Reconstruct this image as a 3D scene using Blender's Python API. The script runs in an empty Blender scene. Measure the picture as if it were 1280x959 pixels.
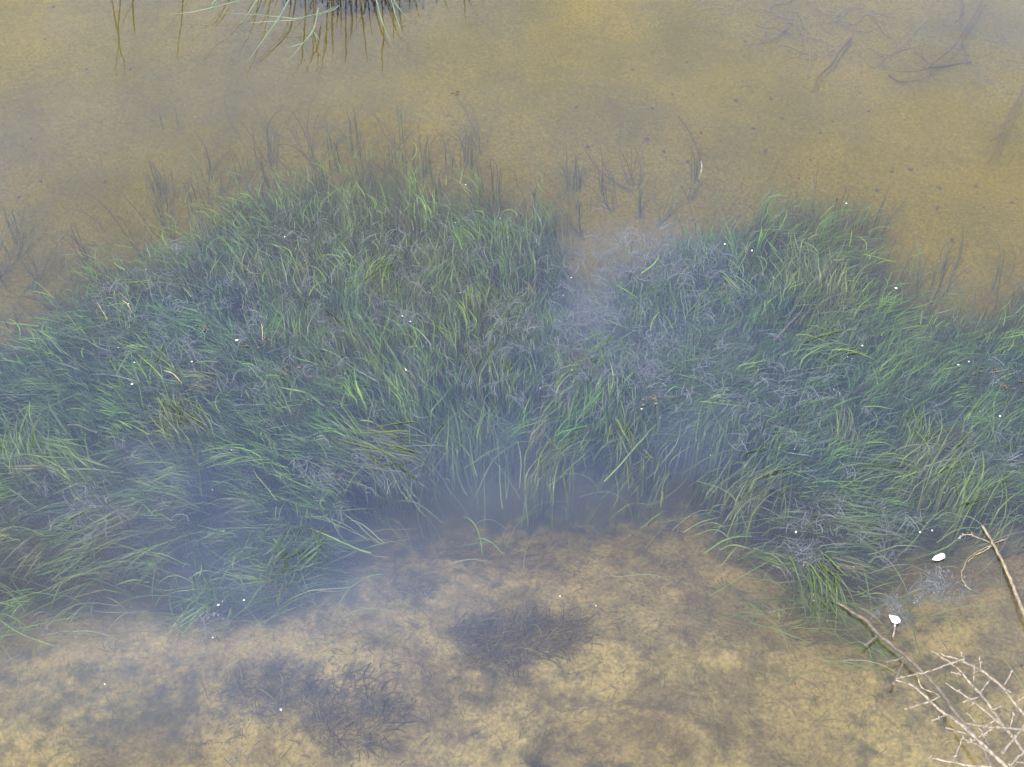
import bpy, math, random
import numpy as np
from mathutils import Vector

random.seed(7)
RNG = np.random.default_rng(11)
scene = bpy.context.scene
COL = scene.collection

# ------------------------------------------------------------------ camera
IMG_W, IMG_H = 1280.0, 959.0
HFOV = math.radians(40.0)
PITCH = math.radians(50.0)          # looking down at the water from the bank
DIST = 2.2
F = (IMG_W / 2) / math.tan(HFOV / 2)
cam_data = bpy.data.cameras.new('camera')
cam_data.sensor_fit = 'HORIZONTAL'
cam_data.angle = HFOV
cam_data.clip_start = 0.05
cam_data.clip_end = 500.0
cam = bpy.data.objects.new('camera', cam_data)
COL.objects.link(cam)
CAM = np.array([0.0, -DIST * math.cos(PITCH), DIST * math.sin(PITCH)])
cam.location = CAM
cam.rotation_euler = (math.pi / 2 - PITCH, 0, 0)
scene.camera = cam
FWD = np.array([0, math.cos(PITCH), -math.sin(PITCH)])
UP = np.array([0, math.sin(PITCH), math.cos(PITCH)])

# ------------------------------------------------------------------ world: broken cloud over blue
SUN_EL, SUN_AZ = math.radians(52), math.radians(215)   # azimuth clockwise from +Y: behind the viewer, left
world = bpy.data.worlds.new('World')
scene.world = world
world.use_nodes = True
nt = world.node_tree
nt.nodes.clear()
def N(tree, typ, **kw):
    n = tree.nodes.new(typ)
    for k, v in kw.items():
        setattr(n, k, v)
    return n
w_out = N(nt, 'ShaderNodeOutputWorld')
w_bg = N(nt, 'ShaderNodeBackground')
w_bg.inputs['Strength'].default_value = 0.15
sky = N(nt, 'ShaderNodeTexSky', sky_type='NISHITA')
sky.sun_disc = False
sky.sun_elevation = SUN_EL
sky.sun_rotation = SUN_AZ
sky.air_density = 2.2
sky.dust_density = 0.6
sky.ozone_density = 2.0
tc = N(nt, 'ShaderNodeTexCoord')
sep = N(nt, 'ShaderNodeSeparateXYZ')
zadd = N(nt, 'ShaderNodeMath', operation='MAXIMUM'); zadd.inputs[1].default_value = 0.12
dx = N(nt, 'ShaderNodeMath', operation='DIVIDE')
dy = N(nt, 'ShaderNodeMath', operation='DIVIDE')
comb = N(nt, 'ShaderNodeCombineXYZ')
CLOUD_OFFSET = (17.834, 11.95, 3.0)
comb_off = N(nt, 'ShaderNodeVectorMath', operation='ADD')
comb_off.inputs[1].default_value = CLOUD_OFFSET
cn = N(nt, 'ShaderNodeTexNoise')
cn.inputs['Scale'].default_value = 1.7
cn.inputs['Detail'].default_value = 7
cn.inputs['Roughness'].default_value = 0.5
cr = N(nt, 'ShaderNodeValToRGB')
cr.color_ramp.elements[0].position = 0.40
cr.color_ramp.elements[0].color = (0.12, 0.12, 0.12, 1)
cr.color_ramp.elements[1].position = 0.66
cr.color_ramp.elements[1].color = (1, 1, 1, 1)
cmix = N(nt, 'ShaderNodeMixRGB')
cmix.inputs[2].default_value = (3.5, 3.15, 2.5, 1)
L = nt.links.new
L(tc.outputs['Generated'], sep.inputs[0])
L(sep.outputs['Z'], zadd.inputs[0])
L(sep.outputs['X'], dx.inputs[0]); L(zadd.outputs[0], dx.inputs[1])
L(sep.outputs['Y'], dy.inputs[0]); L(zadd.outputs[0], dy.inputs[1])
L(dx.outputs[0], comb.inputs[0]); L(dy.outputs[0], comb.inputs[1])
L(comb.outputs[0], comb_off.inputs[0])
L(comb_off.outputs[0], cn.inputs['Vector'])
L(cn.outputs['Fac'], cr.inputs[0])
L(cr.outputs[0], cmix.inputs[0])
wbal = N(nt, 'ShaderNodeMixRGB', blend_type='MULTIPLY')
wbal.inputs[0].default_value = 1.0
wbal.inputs[2].default_value = (1.22, 1.08, 1.36, 1)      # the camera's white balance for blue sky
L(sky.outputs[0], wbal.inputs[1])
L(wbal.outputs[0], cmix.inputs[1])
L(cmix.outputs[0], w_bg.inputs['Color'])
L(w_bg.outputs[0], w_out.inputs[0])

# ------------------------------------------------------------------ sun (softened by thin cloud)
sun_d = bpy.data.lights.new('sun', 'SUN')
sun_d.energy = 1.4
sun_d.angle = math.radians(10)
sun_d.color = (1.0, 0.95, 0.87)
sun = bpy.data.objects.new('sun', sun_d)
COL.objects.link(sun)
sd = Vector((math.sin(SUN_AZ) * math.cos(SUN_EL), math.cos(SUN_AZ) * math.cos(SUN_EL), math.sin(SUN_EL)))
sun.rotation_euler = sd.to_track_quat('Z', 'Y').to_euler()
sun.location = sd * 10

vs = scene.view_settings
vs.view_transform = 'Standard'
vs.look = 'None'
vs.gamma = 1.0
vs.exposure = 2.95
vs.use_curve_mapping = False
scene.cycles.use_denoising = True
scene.cycles.use_adaptive_sampling = False
scene.cycles.max_bounces = 4
scene.cycles.diffuse_bounces = 1
scene.cycles.glossy_bounces = 2
scene.cycles.transparent_max_bounces = 12
scene.cycles.volume_bounces = 0

# ------------------------------------------------------------------ geometry helpers
def ray(x, y):
    x = np.asarray(x, float); y = np.asarray(y, float)
    d = FWD[None] + np.stack([(x - IMG_W / 2) / F, np.zeros_like(x), np.zeros_like(x)], -1) \
        - ((y - IMG_H / 2) / F)[..., None] * UP[None]
    return d
def P(x, y, z=0.0):
    """point of the place on the level z that the photograph shows at (x, y)"""
    d = ray(np.atleast_1d(x), np.atleast_1d(y))
    z = np.broadcast_to(np.asarray(z, float), d.shape[:1])
    t = (z - CAM[2]) / d[:, 2]
    return CAM + d * t[:, None]
def P1(x, y, z=0.0):
    return P(x, y, z)[0]
def PY(x, y, wy):
    d = ray(np.atleast_1d(x), np.atleast_1d(y))[0]
    return CAM + d * ((wy - CAM[1]) / d[1])
def project(p):
    q = p - CAM
    dep = q @ FWD
    return IMG_W / 2 + F * q[:, 0] / dep, IMG_H / 2 - F * (q @ UP) / dep

def _hash(ix, iy, s):
    h = (ix.astype(np.int64) * 374761393 + iy.astype(np.int64) * 668265263 + s * 974634777) & 0x7fffffff
    h = ((h ^ (h >> 13)) * 1274126177) & 0x7fffffff
    return ((h ^ (h >> 16)) & 0xffff) / 65535.0
def vnoise(x, y, s=0):
    ix, iy = np.floor(x), np.floor(y)
    fx, fy = x - ix, y - iy
    u, v = fx * fx * (3 - 2 * fx), fy * fy * (3 - 2 * fy)
    a, b = _hash(ix, iy, s), _hash(ix + 1, iy, s)
    c, d = _hash(ix, iy + 1, s), _hash(ix + 1, iy + 1, s)
    return (a * (1 - u) + b * u) * (1 - v) + (c * (1 - u) + d * u) * v
def fbm(x, y, s=0, o=4):
    t, a, n = 0, 0.5, 0
    for k in range(o):
        t = t + a * vnoise(x * 2 ** k + 17.3 * k, y * 2 ** k - 9.1 * k, s + k); n += a; a *= 0.5
    return t / n                                        # 0..1
def sstep(a, b, x):
    t = np.clip((x - a) / (b - a), 0, 1)
    return t * t * (3 - 2 * t)

def poly_dist(px, py, poly):
    """signed distance in px, positive inside"""
    p = np.asarray(poly, float)
    inside = np.zeros(px.shape, bool)
    dmin = np.full(px.shape, 1e9)
    for i in range(len(p)):
        (x0, y0), (x1, y1) = p[i], p[(i + 1) % len(p)]
        dxx, dyy = x1 - x0, y1 - y0
        t = np.clip(((px - x0) * dxx + (py - y0) * dyy) / (dxx * dxx + dyy * dyy + 1e-9), 0, 1)
        dmin = np.minimum(dmin, np.hypot(px - x0 - t * dxx, py - y0 - t * dyy))
        if y0 != y1:
            c = ((y0 > py) != (y1 > py)) & (px < (x1 - x0) * (py - y0) / (y1 - y0) + x0)
            inside ^= c
    return np.where(inside, dmin, -dmin)

# the horseshoe of weed, seen from the bank (in the photograph's frame, runs on past its sides)
MEADOW = [(-420, 470), (-150, 455), (0, 435), (90, 375), (190, 318), (290, 262), (350, 240), (430, 222), (530, 242), (610, 250),
          (660, 265), (700, 330), (735, 385), (775, 350), (830, 315), (900, 290), (1000, 275), (1065, 270),
          (1110, 330), (1160, 395), (1230, 410), (1300, 390), (1500, 380), (1700, 430), (1700, 640), (1400, 655), (1280, 650), (1200, 660), (1130, 690),
          (1090, 770), (1040, 790), (1000, 760), (960, 670), (900, 595), (800, 565), (700, 555), (600, 550),
          (520, 570), (440, 620), (390, 715), (320, 745), (235, 745), (170, 700), (90, 735), (0, 765), (-200, 790), (-420, 770)]
def meadow_d(px, py):
    return poly_dist(px, py, MEADOW)

# ------------------------------------------------------------------ bed shape
def bed_z(wx, wy):
    pts = np.stack([wx, wy, np.full_like(wx, -0.13)], -1)
    px, py = project(pts)
    far = (np.hypot(wx, wy) > 2.5)
    px = np.where(far, 9999, px); py = np.where(far, 9999, py)
    z = np.full(wx.shape, -0.095)
    m = sstep(-90, 80, meadow_d(px, py))
    z -= 0.065 * m
    z -= 0.05 * np.exp(-(((px - 460) / 520) ** 2 + ((py - 660) / 55) ** 2)) * ~far     # channel inside the horseshoe
    near = sstep(560, 720, py) * ~far
    z += 0.042 * sstep(660, 900, py) * ~far
    z += 0.02 * sstep(260, 60, py) * ~far
    lump = fbm(wx * 9, wy * 9, 3, 4) - 0.5
    z += near * lump * 0.045
    z += 0.02 * (fbm(wx * 2.2, wy * 2.2, 5, 3) - 0.5)
    z += 0.004 * (fbm(wx * 22, wy * 22, 9, 3) - 0.5)
    # scooped hollow with a ragged rim at the lower edge
    rx = (px - 765) / 105; ry = (py - 978) / 50
    rag = (fbm(wx * 14, wy * 14, 21, 4) - 0.5) * 0.9
    r = np.hypot(rx, ry) + rag * 0.8
    z -= 0.035 * (1 - sstep(0.86, 1.02, r)) * ~far
    z += 0.012 * np.exp(-((r - 1.12) / 0.13) ** 2) * ~far
    return z
def bz1(x, y):
    return float(bed_z(np.array([x]), np.array([y]))[0])

# ------------------------------------------------------------------ materials
MATS = {}
def principled(name, rough=0.7, spec=0.3):
    m = bpy.data.materials.new(name); m.use_nodes = True
    b = m.node_tree.nodes['Principled BSDF']
    b.inputs['Roughness'].default_value = rough
    b.inputs['Specular IOR Level'].default_value = spec
    MATS[name] = m
    return m, m.node_tree, b
def noisy(name, c1, c2, scale=60, rough=0.7, spec=0.3, bump=0.0, stretch=(1, 1, 1), detail=4):
    m, t, b = principled(name, rough, spec)
    tcn = N(t, 'ShaderNodeTexCoord')
    mp = N(t, 'ShaderNodeMapping'); mp.inputs['Scale'].default_value = stretch
    nz = N(t, 'ShaderNodeTexNoise'); nz.inputs['Scale'].default_value = scale; nz.inputs['Detail'].default_value = detail
    rp = N(t, 'ShaderNodeValToRGB')
    rp.color_ramp.elements[0].position = 0.32; rp.color_ramp.elements[1].position = 0.68
    rp.color_ramp.elements[0].color = (*c1, 1); rp.color_ramp.elements[1].color = (*c2, 1)
    l = t.links.new
    l(tcn.outputs['Object'], mp.inputs['Vector']); l(mp.outputs[0], nz.inputs['Vector'])
    l(nz.outputs['Fac'], rp.inputs[0]); l(rp.outputs[0], b.inputs['Base Color'])
    if bump:
        bp = N(t, 'ShaderNodeBump'); bp.inputs['Strength'].default_value = 0.6; bp.inputs['Distance'].default_value = bump
        l(nz.outputs['Fac'], bp.inputs['Height']); l(bp.outputs[0], b.inputs['Normal'])
    return m
def tinted(name, rough=0.6, spec=0.2, transl=0.25):
    """per-blade colour in the attribute 'tint', broken up along the blade by noise"""
    m, t, b = principled(name, rough, spec)
    at = N(t, 'ShaderNodeAttribute', attribute_name='tint')
    tcn = N(t, 'ShaderNodeTexCoord')
    nz = N(t, 'ShaderNodeTexNoise'); nz.inputs['Scale'].default_value = 90; nz.inputs['Detail'].default_value = 3
    rp = N(t, 'ShaderNodeMapRange'); rp.inputs['To Min'].default_value = 0.55; rp.inputs['To Max'].default_value = 1.45
    mul = N(t, 'ShaderNodeVectorMath', operation='SCALE')
    tr = N(t, 'ShaderNodeBsdfTranslucent')
    mx = N(t, 'ShaderNodeMixShader'); mx.inputs[0].default_value = transl
    l = t.links.new
    l(tcn.outputs['Object'], nz.inputs['Vector']); l(nz.outputs['Fac'], rp.inputs['Value'])
    l(at.outputs['Color'], mul.inputs[0]); l(rp.outputs[0], mul.inputs['Scale'])
    l(mul.outputs[0], b.inputs['Base Color']); l(mul.outputs[0], tr.inputs['Color'])
    l(b.outputs[0], mx.inputs[1]); l(tr.outputs[0], mx.inputs[2])
    l(mx.outputs[0], t.nodes['Material Output'].inputs['Surface'])
    return m

# sand and mud of the bed
bed_mat, t, b = principled('bed_sand', 0.95, 0.05)
l = t.links.new
tcn = N(t, 'ShaderNodeTexCoord')
n1 = N(t, 'ShaderNodeTexNoise'); n1.inputs['Scale'].default_value = 5; n1.inputs['Detail'].default_value = 6; n1.inputs['Roughness'].default_value = 0.62
r1 = N(t, 'ShaderNodeValToRGB')
r1.color_ramp.elements[0].position = 0.33; r1.color_ramp.elements[0].color = (0.038, 0.033, 0.003, 1)
r1.color_ramp.elements[1].position = 0.70; r1.color_ramp.elements[1].color = (0.064, 0.051, 0.004, 1)
n2 = N(t, 'ShaderNodeTexNoise'); n2.inputs['Scale'].default_value = 170; n2.inputs['Detail'].default_value = 5; n2.inputs['Roughness'].default_value = 0.75
r2 = N(t, 'ShaderNodeMapRange'); r2.inputs['From Min'].default_value = 0.3; r2.inputs['From Max'].default_value = 0.7; r2.inputs['To Min'].default_value = 0.5; r2.inputs['To Max'].default_value = 1.45
s2 = N(t, 'ShaderNodeVectorMath', operation='SCALE')
mud = N(t, 'ShaderNodeAttribute', attribute_name='mud')
sepm = N(t, 'ShaderNodeSeparateColor')
n3 = N(t, 'ShaderNodeTexNoise'); n3.inputs['Scale'].default_value = 38; n3.inputs['Detail'].default_value = 7; n3.inputs['Roughness'].default_value = 0.7
add3 = N(t, 'ShaderNodeMath', operation='ADD')
r3 = N(t, 'ShaderNodeMapRange'); r3.inputs['From Min'].default_value = 0.72; r3.inputs['From Max'].default_value = 1.12; r3.interpolation_type = 'SMOOTHSTEP'
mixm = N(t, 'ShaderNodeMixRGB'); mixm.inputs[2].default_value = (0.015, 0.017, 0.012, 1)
r4 = N(t, 'ShaderNodeMapRange'); r4.inputs['From Min'].default_value = 0.86; r4.inputs['From Max'].default_value = 1.18
mixg = N(t, 'ShaderNodeMixRGB'); mixg.inputs[2].default_value = (0.017, 0.016, 0.009, 1)
add4 = N(t, 'ShaderNodeMath', operation='ADD')
bp = N(t, 'ShaderNodeBump'); bp.inputs['Strength'].default_value = 0.7; bp.inputs['Distance'].default_value = 0.010
l(tcn.outputs['Object'], n1.inputs['Vector']); l(tcn.outputs['Object'], n2.inputs['Vector']); l(tcn.outputs['Object'], n3.inputs['Vector'])
l(n1.outputs['Fac'], r1.inputs[0]); l(n2.outputs['Fac'], r2.inputs['Value'])
r1b = N(t, 'ShaderNodeValToRGB')
r1b.color_ramp.elements[0].position = 0.40; r1b.color_ramp.elements[0].color = (0.048, 0.038, 0.018, 1)
r1b.color_ramp.elements[1].position = 0.58; r1b.color_ramp.elements[1].color = (0.096, 0.077, 0.029, 1)
n1b = N(t, 'ShaderNodeTexNoise'); n1b.inputs['Scale'].default_value = 9; n1b.inputs['Detail'].default_value = 8; n1b.inputs['Roughness'].default_value = 0.68
mixb = N(t, 'ShaderNodeMixRGB')
l(tcn.outputs['Object'], n1b.inputs['Vector']); l(n1b.outputs['Fac'], r1b.inputs[0])
l(sepm.outputs[2], mixb.inputs[0]); l(r1.outputs[0], mixb.inputs[1]); l(r1b.outputs[0], mixb.inputs[2])
l(mixb.outputs[0], s2.inputs[0]); l(r2.outputs[0], s2.inputs['Scale'])
l(mud.outputs['Color'], sepm.inputs[0])
l(sepm.outputs[1], add4.inputs[0]); l(n3.outputs['Fac'], add4.inputs[1]); l(add4.outputs[0], r4.inputs['Value'])
l(r4.outputs[0], mixg.inputs[0]); l(s2.outputs[0], mixg.inputs[1])
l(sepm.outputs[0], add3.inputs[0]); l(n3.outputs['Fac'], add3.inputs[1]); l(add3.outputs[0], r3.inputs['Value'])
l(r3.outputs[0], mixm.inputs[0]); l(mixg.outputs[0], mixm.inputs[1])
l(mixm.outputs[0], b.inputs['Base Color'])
l(n3.outputs['Fac'], bp.inputs['Height']); l(bp.outputs[0], b.inputs['Normal'])

# water: clear surface with a Fresnel mirror, peat-stained and faintly milky body
water_mat = bpy.data.materials.new('water'); water_mat.use_nodes = True
t = water_mat.node_tree; t.nodes.clear(); l = t.links.new
wo = N(t, 'ShaderNodeOutputMaterial')
lw = N(t, 'ShaderNodeLayerWeight'); lw.inputs['Blend'].default_value = 0.5
pw = N(t, 'ShaderNodeMath', operation='POWER'); pw.inputs[1].default_value = 5
ma = N(t, 'ShaderNodeMath', operation='MULTIPLY_ADD'); ma.inputs[1].default_value = 0.965; ma.inputs[2].default_value = 0.035
tr = N(t, 'ShaderNodeBsdfTransparent')
gl = N(t, 'ShaderNodeBsdfGlossy'); gl.inputs['Roughness'].default_value = 0.0
mx = N(t, 'ShaderNodeMixShader')
tcn = N(t, 'ShaderNodeTexCoord')
wn = N(t, 'ShaderNodeTexNoise'); wn.inputs['Scale'].default_value = 9; wn.inputs['Detail'].default_value = 2
wb = N(t, 'ShaderNodeBump'); wb.inputs['Strength'].default_value = 0.25; wb.inputs['Distance'].default_value = 0.004
l(tcn.outputs['Object'], wn.inputs['Vector']); l(wn.outputs['Fac'], wb.inputs['Height'])
l(wb.outputs[0], gl.inputs['Normal'])
l(lw.outputs['Facing'], pw.inputs[0]); l(pw.outputs[0], ma.inputs[0]); l(ma.outputs[0], mx.inputs[0])
l(tr.outputs[0], mx.inputs[1]); l(gl.outputs[0], mx.inputs[2]); l(mx.outputs[0], wo.inputs['Surface'])
va = N(t, 'ShaderNodeVolumeAbsorption'); va.inputs['Color'].default_value = (0.85, 0.80, 0.66, 1); va.inputs['Density'].default_value = 7.0
vsn = N(t, 'ShaderNodeVolumeScatter'); vsn.inputs['Color'].default_value = (0.38, 0.60, 1.0, 1); vsn.inputs['Density'].default_value = 0.20; vsn.inputs['Anisotropy'].default_value = 0.2
vadd = N(t, 'ShaderNodeAddShader')
l(va.outputs[0], vadd.inputs[0]); l(vsn.outputs[0], vadd.inputs[1]); l(vadd.outputs[0], wo.inputs['Volume'])

weed_mat = tinted('weed', 0.55, 0.15, 0.2)
surface_weed_mat = tinted('surface_weed', 0.5, 0.2, 0.25)
fluff_mat = tinted('fluff', 0.9, 0.05, 0.3)
litter_mat = tinted('litter', 0.9, 0.05, 0.0)
blade_mat = noisy('sedge_blade', (0.030, 0.044, 0.018), (0.062, 0.080, 0.040), 40, 0.45, 0.35, 0, (1, 1, 1))
stub_mat = noisy('tussock_base', (0.030, 0.025, 0.007), (0.085, 0.067, 0.026), 90, 0.9, 0.1, 0.003)
straw_mat = noisy('dry_straw', (0.055, 0.042, 0.021), (0.150, 0.122, 0.072), 130, 0.6, 0.3, 0.0006)
pale_twig_mat = noisy('pale_twig', (0.048, 0.038, 0.024), (0.17, 0.143, 0.103), 220, 0.7, 0.25, 0.0006)
stem_mat = noisy('grey_brown_stem', (0.035, 0.028, 0.020), (0.080, 0.066, 0.049), 160, 0.8, 0.2, 0.0006)
petal_mat = noisy('white_petal', (0.22, 0.22, 0.205), (0.50, 0.50, 0.485), 150, 0.5, 0.3, 0.0003)
fleck_mat = noisy('pale_fleck', (0.10, 0.105, 0.10), (0.42, 0.42, 0.41), 250, 0.7, 0.2, 0.0003)
dark_mat = noisy('dark_debris', (0.006, 0.006, 0.005), (0.022, 0.019, 0.014), 150, 0.7, 0.3, 0.0008)
pebble_mat = noisy('dark_pebble', (0.013, 0.011, 0.006), (0.028, 0.023, 0.013), 180, 0.8, 0.2, 0.0008)
leaf_mat = noisy('red_brown_leaf', (0.018, 0.007, 0.004), (0.040, 0.015, 0.009), 120, 0.6, 0.3, 0.0006)
tan_mat = noisy('tan_debris', (0.022, 0.018, 0.013), (0.050, 0.041, 0.031), 140, 0.8, 0.2, 0.001)
strand_mat = noisy('brown_strand', (0.022, 0.011, 0.0003), (0.038, 0.020, 0.0006), 60, 0.7, 0.2, 0.0006)
grey_strand_mat = noisy('grey_strand', (0.016, 0.013, 0.007), (0.028, 0.023, 0.012), 60, 0.8, 0.1, 0.0006)

# ------------------------------------------------------------------ object helpers
def mesh_obj(name, verts, faces, mat, parent=None, smooth=True, tint=None):
    me = bpy.data.meshes.new(name)
    v = np.asarray(verts, np.float32).reshape(-1, 3)
    if isinstance(faces, np.ndarray):
        me.vertices.add(len(v)); me.vertices.foreach_set('co', v.ravel())
        k = faces.shape[1]
        me.loops.add(faces.size); me.loops.foreach_set('vertex_index', faces.ravel().astype(np.int32))
        me.polygons.add(len(faces))
        me.polygons.foreach_set('loop_start', np.arange(0, faces.size, k, dtype=np.int32))
        me.update(calc_edges=True)
    else:
        me.from_pydata(v.tolist(), [], faces); me.update()
    if smooth:
        me.polygons.foreach_set('use_smooth', np.ones(len(me.polygons), bool))
    if tint is not None:
        a = me.color_attributes.new('tint', 'FLOAT_COLOR', 'POINT')
        c = np.ones((len(v), 4), np.float32); c[:, :3] = tint
        a.data.foreach_set('color', c.ravel())
    me.materials.append(mat)
    o = bpy.data.objects.new(name, me)
    COL.objects.link(o)
    if parent is not None:
        o.parent = parent
        o.location = -Vector(parent.location) if parent.type == 'EMPTY' else (0, 0, 0)
    return o
def tag(o, label=None, cat=None, group=None, kind=None):
    if label: o['label'] = label
    if cat: o['category'] = cat
    if group: o['group'] = group
    if kind: o['kind'] = kind
    return o
def thing(name, loc, label, cat, group=None):
    e = bpy.data.objects.new(name, None); COL.objects.link(e)
    e.location = loc; e.empty_display_size = 0.02
    return tag(e, label, cat, group)

def smooth_path(pts, n=4):
    p = np.asarray(pts, float)
    if len(p) < 3: 
        return np.concatenate([p[0] + (p[1] - p[0]) * np.linspace(0, 1, n + 1)[:, None]])
    q = np.vstack([2 * p[0] - p[1], p, 2 * p[-1] - p[-2]])
    out = []
    for i in range(1, len(q) - 2):
        for k in range(n):
            u = k / n
            out.append(0.5 * (2 * q[i] + (q[i + 1] - q[i - 1]) * u + (2 * q[i - 1] - 5 * q[i] + 4 * q[i + 1] - q[i + 2]) * u * u
                              + (3 * q[i] - q[i - 1] - 3 * q[i + 1] + q[i + 2]) * u ** 3))
    out.append(p[-1])
    return np.array(out)
def tube(pts, r, sides=6, knots=0.0):
    """tapered round stem along pts; r: radius at each end or per point"""
    p = np.asarray(pts, float); n = len(p)
    if np.ndim(r) == 0: r = [r, r]
    rr = np.interp(np.linspace(0, 1, n), np.linspace(0, 1, len(r)), r)
    if knots: rr = rr * (1 + knots * RNG.standard_normal(n))
    tan = np.gradient(p, axis=0); tan /= np.linalg.norm(tan, axis=1)[:, None] + 1e-12
    ref = np.array([0.31, 0.17, 0.93]); 
    u = np.cross(tan, ref); u /= np.linalg.norm(u, axis=1)[:, None] + 1e-12
    w = np.cross(tan, u)
    a = np.linspace(0, 2 * np.pi, sides, endpoint=False)
    v = p[:, None] + rr[:, None, None] * (np.cos(a)[None, :, None] * u[:, None] + np.sin(a)[None, :, None] * w[:, None])
    f = []
    for i in range(n - 1):
        for k in range(sides):
            k2 = (k + 1) % sides
            f.append((i * sides + k, i * sides + k2, (i + 1) * sides + k2, (i + 1) * sides + k))
    f.append(tuple(range(sides))[::-1]); f.append(tuple(range((n - 1) * sides, n * sides)))
    return v.reshape(-1, 3), f
def leafblade(pts, w, fold=0.35):
    """grass blade: a folded strip with a keel and real thickness along pts, tapering to a point"""
    p = np.asarray(pts, float); n = len(p)
    tan = np.gradient(p, axis=0); tan /= np.linalg.norm(tan, axis=1)[:, None] + 1e-12
    side = np.cross(tan, np.array([0.12, -0.45, 0.88])); side /= np.linalg.norm(side, axis=1)[:, None] + 1e-12
    nor = np.cross(side, tan)
    tt = np.linspace(0, 1, n)
    ww = w * np.clip(np.minimum(0.75 + tt * 0.5, (1.03 - tt) * 2.2), 0.06, 1)
    rows = np.stack([p - side * ww[:, None], p - nor * (ww * fold)[:, None], p + side * ww[:, None], p + nor * (0.12 * ww)[:, None]], 1)
    f = []
    for i in range(n - 1):
        for k in range(4):
            k2 = (k + 1) % 4
            f.append((i * 4 + k, i * 4 + k2, i * 4 + 4 + k2, i * 4 + 4 + k))
    f.append((3, 2, 1, 0)); f.append(tuple(range(n * 4 - 4, n * 4)))
    return rows.reshape(-1, 3), f
def join(parts):
    V, Fc, o = [], [], 0
    for v, f in parts:
        V.append(v); Fc += [tuple(i + o for i in q) for q in f]; o += len(v)
    return np.concatenate(V), Fc

def ribbons(root, th0, length, width, ztop, tint, K=7, curve=None, wig=None, rise=0.42, dip=None, base_dark=1.0):
    """many ribbons at once: root (N,3), heading th0, rising from the bed to ztop and then streaming along"""
    n = len(root)
    curve = RNG.normal(0, 0.35, n) if curve is None else curve
    wig = RNG.normal(0, 0.16, (n, K)) if wig is None else wig
    dip = RNG.uniform(0.0, 0.02, n) if dip is None else dip
    tt = np.linspace(0, 1, K + 1)
    zr = (ztop - root[:, 2])[:, None] * sstep(0, 1, np.clip(tt[None] / rise, 0, 1) ** 0.8)
    zz = root[:, 2:3] + zr - dip[:, None] * np.clip((tt[None] - rise) / (1 - rise), 0, 1) ** 2
    th = th0[:, None] + curve[:, None] * (tt[None, 1:] - 0.3) + np.cumsum(wig, 1) * 0.5
    seg = (length / K)[:, None]
    dz = np.diff(zz, axis=1)
    hx = np.sqrt(np.clip(seg ** 2 - dz ** 2, (0.25 * seg) ** 2, None))
    x = np.concatenate([root[:, :1], root[:, :1] + np.cumsum(hx * np.cos(th), 1)], 1)
    y = np.concatenate([root[:, 1:2], root[:, 1:2] + np.cumsum(hx * np.sin(th), 1)], 1)
    c = np.stack([x, y, zz], -1)
    thv = np.concatenate([th[:, :1], th], 1)
    ww = width[:, None] * np.clip((1.04 - tt[None]) * 2.5, 0.08, 1) * 0.5
    roll = RNG.uniform(-0.7, 0.7, (n, 1)) + RNG.normal(0, 0.5, (n, 1)) * tt[None]
    side = np.stack([-np.sin(thv) * np.cos(roll), np.cos(thv) * np.cos(roll), np.sin(roll)], -1) * ww[..., None]
    v = np.stack([c - side, c + side], 2)                       # n, K+1, 2, 3
    base = (np.arange(n) * (K + 1) * 2)[:, None] + (np.arange(K) * 2)[None]
    f = np.stack([base, base + 1, base + 3, base + 2], -1).reshape(-1, 4)
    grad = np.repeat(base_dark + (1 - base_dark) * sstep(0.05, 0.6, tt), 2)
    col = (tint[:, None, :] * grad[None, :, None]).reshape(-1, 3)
    return v.reshape(-1, 3), f, col

def blob(c, sx, sy, sz, rot=0.0, rough=0.25, seg=8, rings=5, seed=0, flat_bottom=False):
    """lumpy pebble / seed / speck"""
    r = np.random.default_rng(seed)
    vs_, f = [], []
    for i in range(1, rings):
        ph = math.pi * i / rings
        for k in range(seg):
            a = 2 * math.pi * k / seg
            q = 1 + rough * (r.random() - 0.5) * 2
            vs_.append((math.sin(ph) * math.cos(a) * sx * q, math.sin(ph) * math.sin(a) * sy * q, math.cos(ph) * sz * q))
    top = len(vs_); vs_.append((0, 0, sz)); bot = top + 1; vs_.append((0, 0, -sz))
    for i in range(rings - 2):
        for k in range(seg):
            k2 = (k + 1) % seg
            f.append((i * seg + k, (i + 1) * seg + k, (i + 1) * seg + k2, i * seg + k2))
    for k in range(seg):
        k2 = (k + 1) % seg
        f.append((top, k, k2)); f.append((bot, (rings - 2) * seg + k2, (rings - 2) * seg + k))
    v = np.array(vs_)
    cr_, sr_ = math.cos(rot), math.sin(rot)
    v = np.stack([v[:, 0] * cr_ - v[:, 1] * sr_, v[:, 0] * sr_ + v[:, 1] * cr_, v[:, 2]], -1)
    return v + np.asarray(c), f

# ------------------------------------------------------------------ the bed of the water
def graded(inner, step, outer):
    a = np.arange(-inner, inner + 1e-6, step)
    g, s, p = [], step, inner
    while p < outer:
        s *= 1.35; p += s; g.append(p)
    g = np.array(g)
    return np.concatenate([-g[::-1], a, g])
gx = graded(1.5, 0.0085, 60); gy = graded(1.35, 0.0085, 60)
X, Y = np.meshgrid(gx, gy)
Z = bed_z(X.ravel(), Y.ravel())
V = np.stack([X.ravel(), Y.ravel(), Z], -1)
nx, ny = len(gx), len(gy)
idx = np.arange(nx * ny).reshape(ny, nx)
FQ = np.stack([idx[:-1, :-1], idx[:-1, 1:], idx[1:, 1:], idx[1:, :-1]], -1).reshape(-1, 4)
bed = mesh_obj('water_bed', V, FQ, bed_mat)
tag(bed, kind='structure', label='tan sandy mud bed under shallow water')
px, py = project(V)
far = np.hypot(V[:, 0], V[:, 1]) > 2.5
px[far] = 9999; py[far] = 9999
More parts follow.
